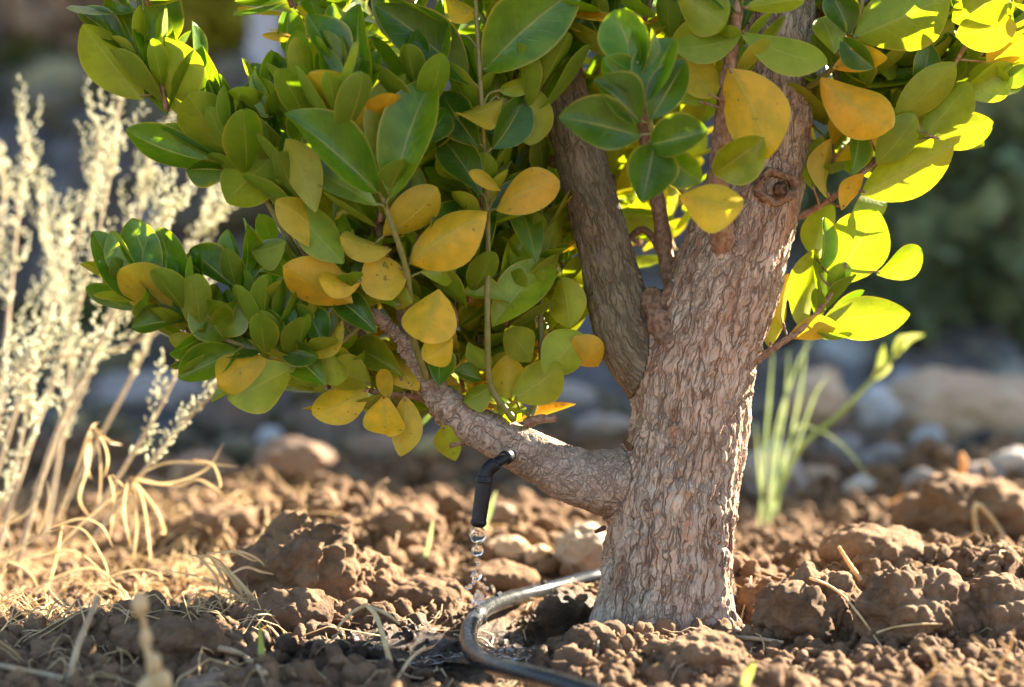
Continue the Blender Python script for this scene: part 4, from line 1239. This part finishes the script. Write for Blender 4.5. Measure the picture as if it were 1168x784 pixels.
DGR = 'tufts of dry straw coloured grass at left'
TUFTS = [
    ('dry tuft with stiff bent stalks drooping over the shaded soil at left', G(70, 650), .22, [
        [(60, 600), (88, 530), (104, 488), (112, 486)], [(104, 488), (112, 520), (118, 560), (112, 585)], [(104, 488), (98, 530), (90, 570), (102, 590)],
        [(106, 487), (122, 505), (126, 528), (118, 545)], [(106, 487), (128, 500), (140, 508)], [(45, 610), (52, 570), (48, 548)], [(-5, 600), (30, 585), (52, 560)], [(103, 489), (101, 520), (104, 545)]]),
    ('dry tuft whose curled blades arch out to the right', G(140, 640), .2, [
        [(60, 625), (110, 580), (150, 545)], [(150, 545), (190, 530), (230, 528), (266, 532)], [(148, 546), (190, 552), (230, 538), (256, 510)],
        [(150, 548), (200, 552), (228, 545), (250, 560), (258, 574)], [(220, 528), (242, 530), (252, 545), (246, 560)], [(148, 546), (156, 590), (150, 640)], [(146, 546), (140, 580), (146, 625)],
        [(150, 546), (165, 570), (172, 620), (170, 645)], [(124, 545), (130, 570), (128, 610)], [(126, 545), (140, 556), (152, 560)], [(150, 545), (182, 580), (192, 605), (186, 610)]]),
    ('sunlit fan of fine dry grass blades beside the tallest clod', G(320, 735), .02, [
        [(340, 742), (300, 700), (268, 660), (216, 632)], [(335, 738), (300, 690), (262, 652), (225, 632)], [(330, 735), (290, 680), (260, 648), (238, 632)],
        [(262, 655), (285, 645), (305, 655), (322, 660)], [(250, 634), (272, 632), (292, 640), (312, 656)], [(236, 632), (262, 630), (285, 638), (298, 642)], [(345, 745), (310, 720), (290, 690), (280, 660)],
        [(256, 646), (268, 670), (276, 690)], [(240, 634), (258, 660), (266, 686)], [(225, 634), (248, 660), (252, 690)], [(336, 740), (285, 690), (240, 660), (182, 648)], [(348, 744), (320, 730), (300, 706)], [(215, 632), (245, 640), (270, 672), (286, 692)]]),
    ('low dry tuft with arched blades at the left edge', G(20, 700), .1, [
        [(-10, 690), (10, 640), (40, 612), (70, 600)], [(70, 600), (100, 605), (120, 640), (124, 670)], [(0, 660), (10, 620), (4, 600), (20, 590)], [(60, 600), (90, 590), (116, 600), (126, 625)], [(40, 640), (90, 630), (120, 660)],
        [(70, 600), (62, 650), (40, 690)], [(20, 700), (60, 660), (110, 650), (140, 680)], [(0, 640), (30, 650), (50, 690)], [(100, 690), (130, 655), (170, 650), (190, 668)]]),
]
for lab, g, dd, bl in TUFTS:
    t = thing('dry_grass_tuft', g, lab, 'dry grass', DGR)
    for b in bl:
        blade_obj([(x + random.gauss(0, 2.5), y + random.gauss(0, 2.5), dd + .012 * k) for k, (x, y) in enumerate(b)], random.uniform(2.6, 4.2), M['straw'], t)

ST = Buf()
for _ in range(1500):
    a = random.random()
    px = random.uniform(-60, 345) if a < .88 else random.uniform(300, 1200)
    py = random.uniform(590, 800) if a < .88 else random.uniform(640, 800)
    if py > 722 and random.random() < .84: continue
    g = G(px, py)
    if dry(g[0], g[1]) < .7: continue
    L = random.uniform(.02, .09); th = random.uniform(0, 6.28); cv = random.gauss(0, .55); ht = random.uniform(0, .02) if a < .88 else random.uniform(0, .01)
    P = []
    x, y = g[0], g[1]
    for k in range(6):
        P.append([x, y, ground_z(x, y) + .003 + ht * math.sin(math.pi * k / 5)])
        x += math.cos(th) * L / 5; y += math.sin(th) * L / 5; th += cv / 5 + random.gauss(0, .12)
    v, f = tube(np.array(P), random.uniform(.0003, .0008), 4); ST.add(v, f)
tag(ST.build('straw', M['straw']), 'dry straw litter scattered over the earth', 'straw', kind='stuff')
ST = Buf()
for _ in range(260):
    px, py = random.uniform(-40, 1200), random.uniform(655, 800)
    g = G(px, py); L = random.uniform(.01, .045); th = random.uniform(0, 6.28); P = []
    x, y = g[0], g[1]
    for k in range(5):
        P.append([x, y, ground_z(x, y) + .002 + .006 * random.random()]); th += random.uniform(-.5, .5)
        x += math.cos(th) * L / 4; y += math.sin(th) * L / 4
    v, f = tube(np.array(P), random.uniform(.0003, .0009), 4); ST.add(v, f)
tag(ST.build('rootlets', M['straw2']), 'thin grey rootlets and twig bits lying on the soil', 'litter', kind='stuff')


bpy.context.view_layer.update()
DG_ = bpy.context.evaluated_depsgraph_get()


def sdd(px, py, lift=.005):
    """depth behind the trunk's plane of the clod or soil seen at a pixel, a little this side of it"""
    d = FWD + RT * (px - CX) / F - UP * (min(py, 783) - CY) / F
    o, left = Vector(CAM), 6
    while left:
        h, l, n_, i_, ob_, m_ = S.ray_cast(DG_, o, Vector(d).normalized())
        if h and ob_.name.split('.')[0] in ('ground', 'soil_clod', 'soil_crumbs', 'stone', 'gravel'):
            return float(np.dot(np.array(l) - CAM, FWD)) - D0 - lift
        if not h: break
        o = l + Vector(d).normalized() * .002; left -= 1
    return 0.0


def lay(*pts): return [(x, y, sdd(x, y)) for x, y in pts]


def stand(*pts):
    k = sdd(*pts[0], lift=-.002); return [(x, y, k - .004 * i) for i, (x, y) in enumerate(pts)]


def stick(name, pts, r0, r1, m, label, cat='stalk', group=None, extra=()):
    b = Buf(); wtube(b, pts, r0, r1, 7, 8)
    for e in extra: wtube(b, e, r1, r1 * .6, 6, 6)
    return tag(b.build(name, M[m], at=W(*pts[0])), label, cat, group)


stick('dry_stalk', lay((905, 655), (925, 660), (945, 668), (962, 680), (975, 695), (988, 712), (1000, 730), (1022, 762)), 1.7, 1.2, 'straw', 'long thin dry stalk bent across the right clods')
stick('dry_stalk', [(835, 727, -.09), (865, 729, -.1), (893, 733, -.1)], 2.6, 2.0, 'straw2', 'short dry stick lying right of the trunk foot')
stick('dry_stalk', lay((1000, 722), (1015, 717), (1030, 714), (1052, 712), (1075, 712)), 1.4, 1, 'straw', 'straight thin straw lying on the fissured clod')
stick('dry_stalk', stand((982, 662), (968, 642), (957, 624)), 3.0, 2.0, 'straw', 'short pale straw poking up behind the right ridge')
stick('dry_stalk', [(402, 608, .4), (388, 582, .4), (376, 562, .4)], 4, 3, 'straw2', 'dry stub leaning left behind the tall clod')
stick('dry_stalk', [(414, 612, .38), (424, 578, .38), (430, 556, .38), (442, 548, .38)], 3.5, 2.4, 'straw2', 'dry straw standing upright behind the tall clod')
stick('dry_stalk', [(452, 790, -.2), (442, 745, -.18), (430, 705, -.14), (418, 690, -.12)], 3.2, 2.4, 'straw', 'forked dry stem standing before the puddle', extra=[[(418, 690, -.12), (400, 700, -.12), (385, 716, -.12)], [(420, 692, -.12), (440, 700, -.13), (456, 712, -.13)], [(452, 776, -.2), (468, 752, -.19), (485, 738, -.18)]])
stick('dry_stalk', [(72, 800, -.26), (88, 740, -.25), (106, 695, -.24), (112, 680, -.24)], 3.6, 3, 'straw2', 'blurred straight stem rising at lower left')
stick('dry_stalk', lay((250, 740), (265, 743), (280, 750), (302, 768)), 3.6, 3, 'straw2', 'pale twig lying beside the green blade at the bottom')
kq = sdd(1138, 782, -.002)
stick('dry_stalk', [(1136, 784, kq), (1140, 760, kq - .01), (1152, 740, kq - .015), (1156, 720, kq - .02)], 1.6, 1, 'straw', 'wiry dry sprig at the lower right corner',
      extra=[[(1142, 758, kq - .01), (1125, 742, kq - .015), (1108, 726, kq - .02)], [(1140, 762, kq - .01), (1160, 770, kq - .02), (1180, 778, kq - .03)], [(1147, 750, kq - .012), (1165, 758, kq - .02), (1176, 754, kq - .02)], [(1152, 740, kq - .015), (1140, 732, kq - .02), (1146, 728, kq - .02)]])
kq = sdd(1045, 782, -.002)
stick('dry_stalk', [(1040, 790, kq), (1070, 765, kq - .01), (1100, 772, kq - .02), (1125, 766, kq - .02)], 2.2, 1.4, 'straw', 'curled dry stalk left of the wiry sprig', extra=[[(1070, 766, kq - .01), (1062, 745, kq - .015), (1050, 735, kq - .02)], [(1090, 770, kq - .015), (1088, 750, kq - .02)]])
stick('dry_stalk', [(905, 592, .75), (960, 594, .75), (1010, 578, .72), (1062, 560, .7)], 9, 5, 'orangestalk', 'orange dry stalk lying blurred behind the ridge')
stick('dry_stalk', [(1092, 555, .6), (1100, 530, .6), (1096, 518, .6)], 7, 4, 'orangestalk', 'upright orange dry stub on the sunlit clod')
stick('dry_stalk', [(1122, 625, .35), (1112, 598, .35), (1114, 576, .35), (1130, 590, .35), (1150, 620, .35), (1160, 632, .35)], 4, 3, 'straw', 'pale looped stalk on the sunlit clod at right')
stick('dry_stalk', lay((70, 775), (40, 768), (10, 762), (-10, 758)), 4, 3, 'straw2', 'grey stick lying in the lower left corner')
bst = stick('dry_flower_stalk', [(178, 815, -.42), (172, 770, -.42), (166, 725, -.42), (160, 690, -.42)], 3.5, 2.5, 'straw', 'blurred pale flower stalk close to the camera at lower left')
for (x, y, r) in ((160, 690, 12), (166, 728, 10), (176, 758, 11), (184, 780, 14), (170, 790, 16)):
    v = ICO[3][0] * np.array([.8, .8, 1.2]) * r * MM * .8; v = v * (1 + .2 * fbm(v * 300, 2, 1))[:, None]
    obj('seed_head', v + W(x, y, -.42), ICO[3][1], M['straw'], bst)

GRT = thing('green_grass_tuft', G(878, 605), 'tuft of blurred green grass blades right of the trunk', 'grass tuft')
for b, w in [([(866, 600), (872, 520), (878, 450), (882, 395)], 11), ([(878, 600), (886, 520), (896, 460), (900, 398)], 10), ([(880, 590), (902, 500), (914, 440), (920, 386)], 11), ([(880, 590), (912, 500), (930, 450), (945, 428)], 10),
             ([(884, 560), (905, 492), (930, 490), (962, 510), (995, 550)], 11), ([(872, 600), (866, 540), (862, 480)], 9), ([(884, 600), (890, 540), (888, 480)], 12), ([(876, 600), (884, 500), (908, 420), (928, 384)], 9)]:
    blade_obj([(x, y, .62) for x, y in b], w * .36, M['blade'], GRT)
wd = thing('leaning_weed', G(900, 600), 'slender green weed leaning right with yellow green tip leaves', 'weed')
b = Buf(); wtube(b, [(884, 570, .6), (912, 512, .58), (958, 472, .56), (1004, 424, .54), (1028, 396, .53)], 4.6, 3.2, 8, 8); b.build('stem', M['blade'], wd)
for bb in ([(1024, 400, .53), (1034, 388, .53), (1054, 382, .53)], [(1020, 406, .53), (1026, 390, .53), (1032, 382, .53)], [(1000, 428, .54), (1004, 408, .54), (1008, 394, .54)], [(996, 432, .54), (1010, 420, .54), (1014, 412, .54)]):
    blade_obj(bb, 13, M['bud'], wd, name='leaf')
for pts, w, lab in (([(302, 800, -.2), (299, 750, -.2), (296, 712, -.2)], 7, 'single green blade standing at the bottom left of the puddle'), (stand((848, 783), (853, 770), (861, 756)), 7, 'short bright green sprout at the bottom right of the trunk'),
                    (stand((546, 612), (556, 588), (566, 560)), 9, 'blurred pale green blade behind the emitter'), (stand((484, 640), (490, 615), (494, 592)), 6, 'small blurred green blade right of the dark clod')):
    P = spline([W(*p) for p in pts], 6)
    v, f = ribbon(P, w * MM, camdir, .3); tag(obj('grass_blade', v, f, M['blade' if 'pale' in lab or 'small' in lab else 'bud'], at=P[0]), lab, 'grass blade')


# ------------------------------------------------------------------ bushes and a grey tree on the bank
def bush(px, py, dd, rpx, n, m, label, leafs=.02, name='bush', sq=.8):
    c = hit(px, py); r = rpx * c[1] / F; c = c - (c - CAM) / np.linalg.norm(c - CAM) * r * .6; r = rpx * c[1] / F
    t = thing(name, c - np.array([0, 0, r * sq]), label, 'bush', 'bushes on the bank')
    sb = Buf()
    for k in range(6):
        a = random.uniform(0, 6.28)
        P = spline([c + np.array([0, 0, -r * 1.3]), c + np.array([math.cos(a) * r * .3, math.sin(a) * r * .3, -r * .3]), c + np.array([math.cos(a) * r * .7, math.sin(a) * r * .7, r * .4])], 5)
        v, f = tube(P, np.linspace(.012, .004, len(P)) * r / .3, 5); sb.add(v, f)
    sb.build('stems', M['twig'], t)
    vs = []
    lob = [np.array([random.gauss(0, .5), random.gauss(0, .4), random.gauss(0, .4)]) for _ in range(9)]
    for _ in range(n):
        q = random.choice(lob) + np.array([random.gauss(0, 1) for _ in range(3)]) * .22
        p = c + q * r * np.array([1, 1, sq])
        d = np.array([random.gauss(0, 1) for _ in range(3)]); d /= np.linalg.norm(d); e = np.cross(d, [.3, .5, .8]); e /= np.linalg.norm(e)
        L = leafs * random.uniform(.6, 1.3); w = L * .35; h = np.cross(d, e) * L * .08
        vs.append([p, p + d * L * .5 + e * w + h, p + d * L, p + d * L * .5 - e * w + h])
    v = np.array(vs).reshape(-1, 3)
    tag(obj('foliage', v, np.arange(len(v)).reshape(-1, 4), M[m], t), kind='stuff')


for a in [
    (1075, 330, 2.9, 110, 900, 'bluebush', 'dark teal bush on the bank above the boulder', .09),
    (1150, 260, 3.0, 110, 900, 'bluebush', 'dark bush at the right edge of the bank', .09),
    (1010, 240, 3.2, 90, 1800, 'bluebush', 'dark bush on the bank behind the lit right leaves', .05),
    (1120, 150, 3.3, 110, 900, 'bluebush', 'highest dark bush under the right hand foliage', .09),
    (990, 350, 2.8, 60, 900, 'olivebush', 'small olive bush behind the leaning weed', .04),
    (235, 30, 3.9, 70, 1700, 'yellowbush', 'yellow green bush behind the upper left leaves', .05),
    (50, 30, 3.8, 60, 900, 'drybush', 'tan dry bush at the top left corner', .05),
    (1150, 390, 3.4, 50, 700, 'bluebush', 'small dark bush at the right edge just above the boulder', .035),
    (30, 65, 3.4, 30, 500, 'olivebush', 'small green bush at the left edge of the bank', .04),
    (130, 100, 3.3, 46, 600, 'drybush', 'pinkish dry bush behind the pale shrub', .04),
    (150, 330, 2.7, 50, 500, 'olivebush', 'low green bush showing through the pale shrub', .04),
]: bush(*a)
gp = hit(302, 130); gd = float(np.dot(gp - CAM, FWD)) - D0
gt = thing('grey_trunk_tree', gp, 'tree with a pale grey trunk blurred behind the upper left leaves', 'tree')
P = spline([W(304, 150, gd), W(302, 60, gd), W(306, -20, gd), W(312, -200, gd), W(330, -500, gd)], 8)
v, f = tube(P, np.linspace(22, 14, len(P)) * (D0 + gd) / F, 14); v = v + .006 * fbm(v * 14, 3, 4)[:, None]; obj('trunk', v, f, M['greytrunk'], gt)
vs = []
c = W(330, -560, gd)
for _ in range(2500):
    p = c + np.array([random.gauss(0, .28), random.gauss(0, .28), random.gauss(0, .2)])
    d = np.array([random.gauss(0, 1) for _ in range(3)]); d /= np.linalg.norm(d); e = np.cross(d, [.3, .5, .8]); e /= np.linalg.norm(e); L = .06
    vs.append([p, p + d * L * .5 + e * L * .3, p + d * L, p + d * L * .5 - e * L * .3])
v = np.array(vs).reshape(-1, 3); tag(obj('crown', v, np.arange(len(v)).reshape(-1, 4), M['olivebush'], gt), kind='stuff')

# ------------------------------------------------------------------ light, sky, camera
SUN_AZ, SUN_EL = R(52), R(31)                 # azimuth from +Y towards +X
sd = Vector((math.sin(SUN_AZ) * math.cos(SUN_EL), math.cos(SUN_AZ) * math.cos(SUN_EL), math.sin(SUN_EL)))
ld = bpy.data.lights.new('sun', 'SUN'); ld.energy = 5.0; ld.angle = R(.5); ld.color = (1, .86, .66)
lo = bpy.data.objects.new('sun', ld); COL.objects.link(lo); lo.rotation_euler = (-sd).to_track_quat('-Z', 'Y').to_euler(); lo.location = (3, 4, 4)
w = bpy.data.worlds.new('World'); S.world = w; w.use_nodes = True
nt = w.node_tree; nt.nodes.clear()
sk_ = nt.nodes.new('ShaderNodeTexSky'); sk_.sky_type = 'NISHITA'; sk_.sun_disc = False; sk_.sun_elevation = SUN_EL; sk_.sun_rotation = SUN_AZ
bg = nt.nodes.new('ShaderNodeBackground'); bg.inputs[1].default_value = .05
wo = nt.nodes.new('ShaderNodeOutputWorld'); nt.links.new(sk_.outputs[0], bg.inputs[0]); nt.links.new(bg.outputs[0], wo.inputs[0])

cd = bpy.data.cameras.new('camera'); cd.sensor_width = 36; cd.lens = 36 * F / 1168; cd.clip_end = 2000; cd.clip_start = .05
cd.dof.use_dof = True; cd.dof.focus_distance = D0 - .05; cd.dof.aperture_fstop = 2.8; cd.dof.aperture_blades = 0
co = bpy.data.objects.new('camera', cd); COL.objects.link(co); co.location = Vector(CAM); co.rotation_euler = (R(90) + PITCH, 0, 0)
S.camera = co
S.view_settings.view_transform = 'Standard'; S.view_settings.look = 'None'; S.view_settings.gamma = 1; S.view_settings.use_curve_mapping = False
S.view_settings.exposure = 3.25
S.render.engine = 'CYCLES'
S.cycles.use_denoising = True
S.cycles.max_bounces = 10; S.cycles.transparent_max_bounces = 8; S.cycles.caustics_reflective = False; S.cycles.caustics_refractive = False
S.cycles.sample_clamp_indirect = 6
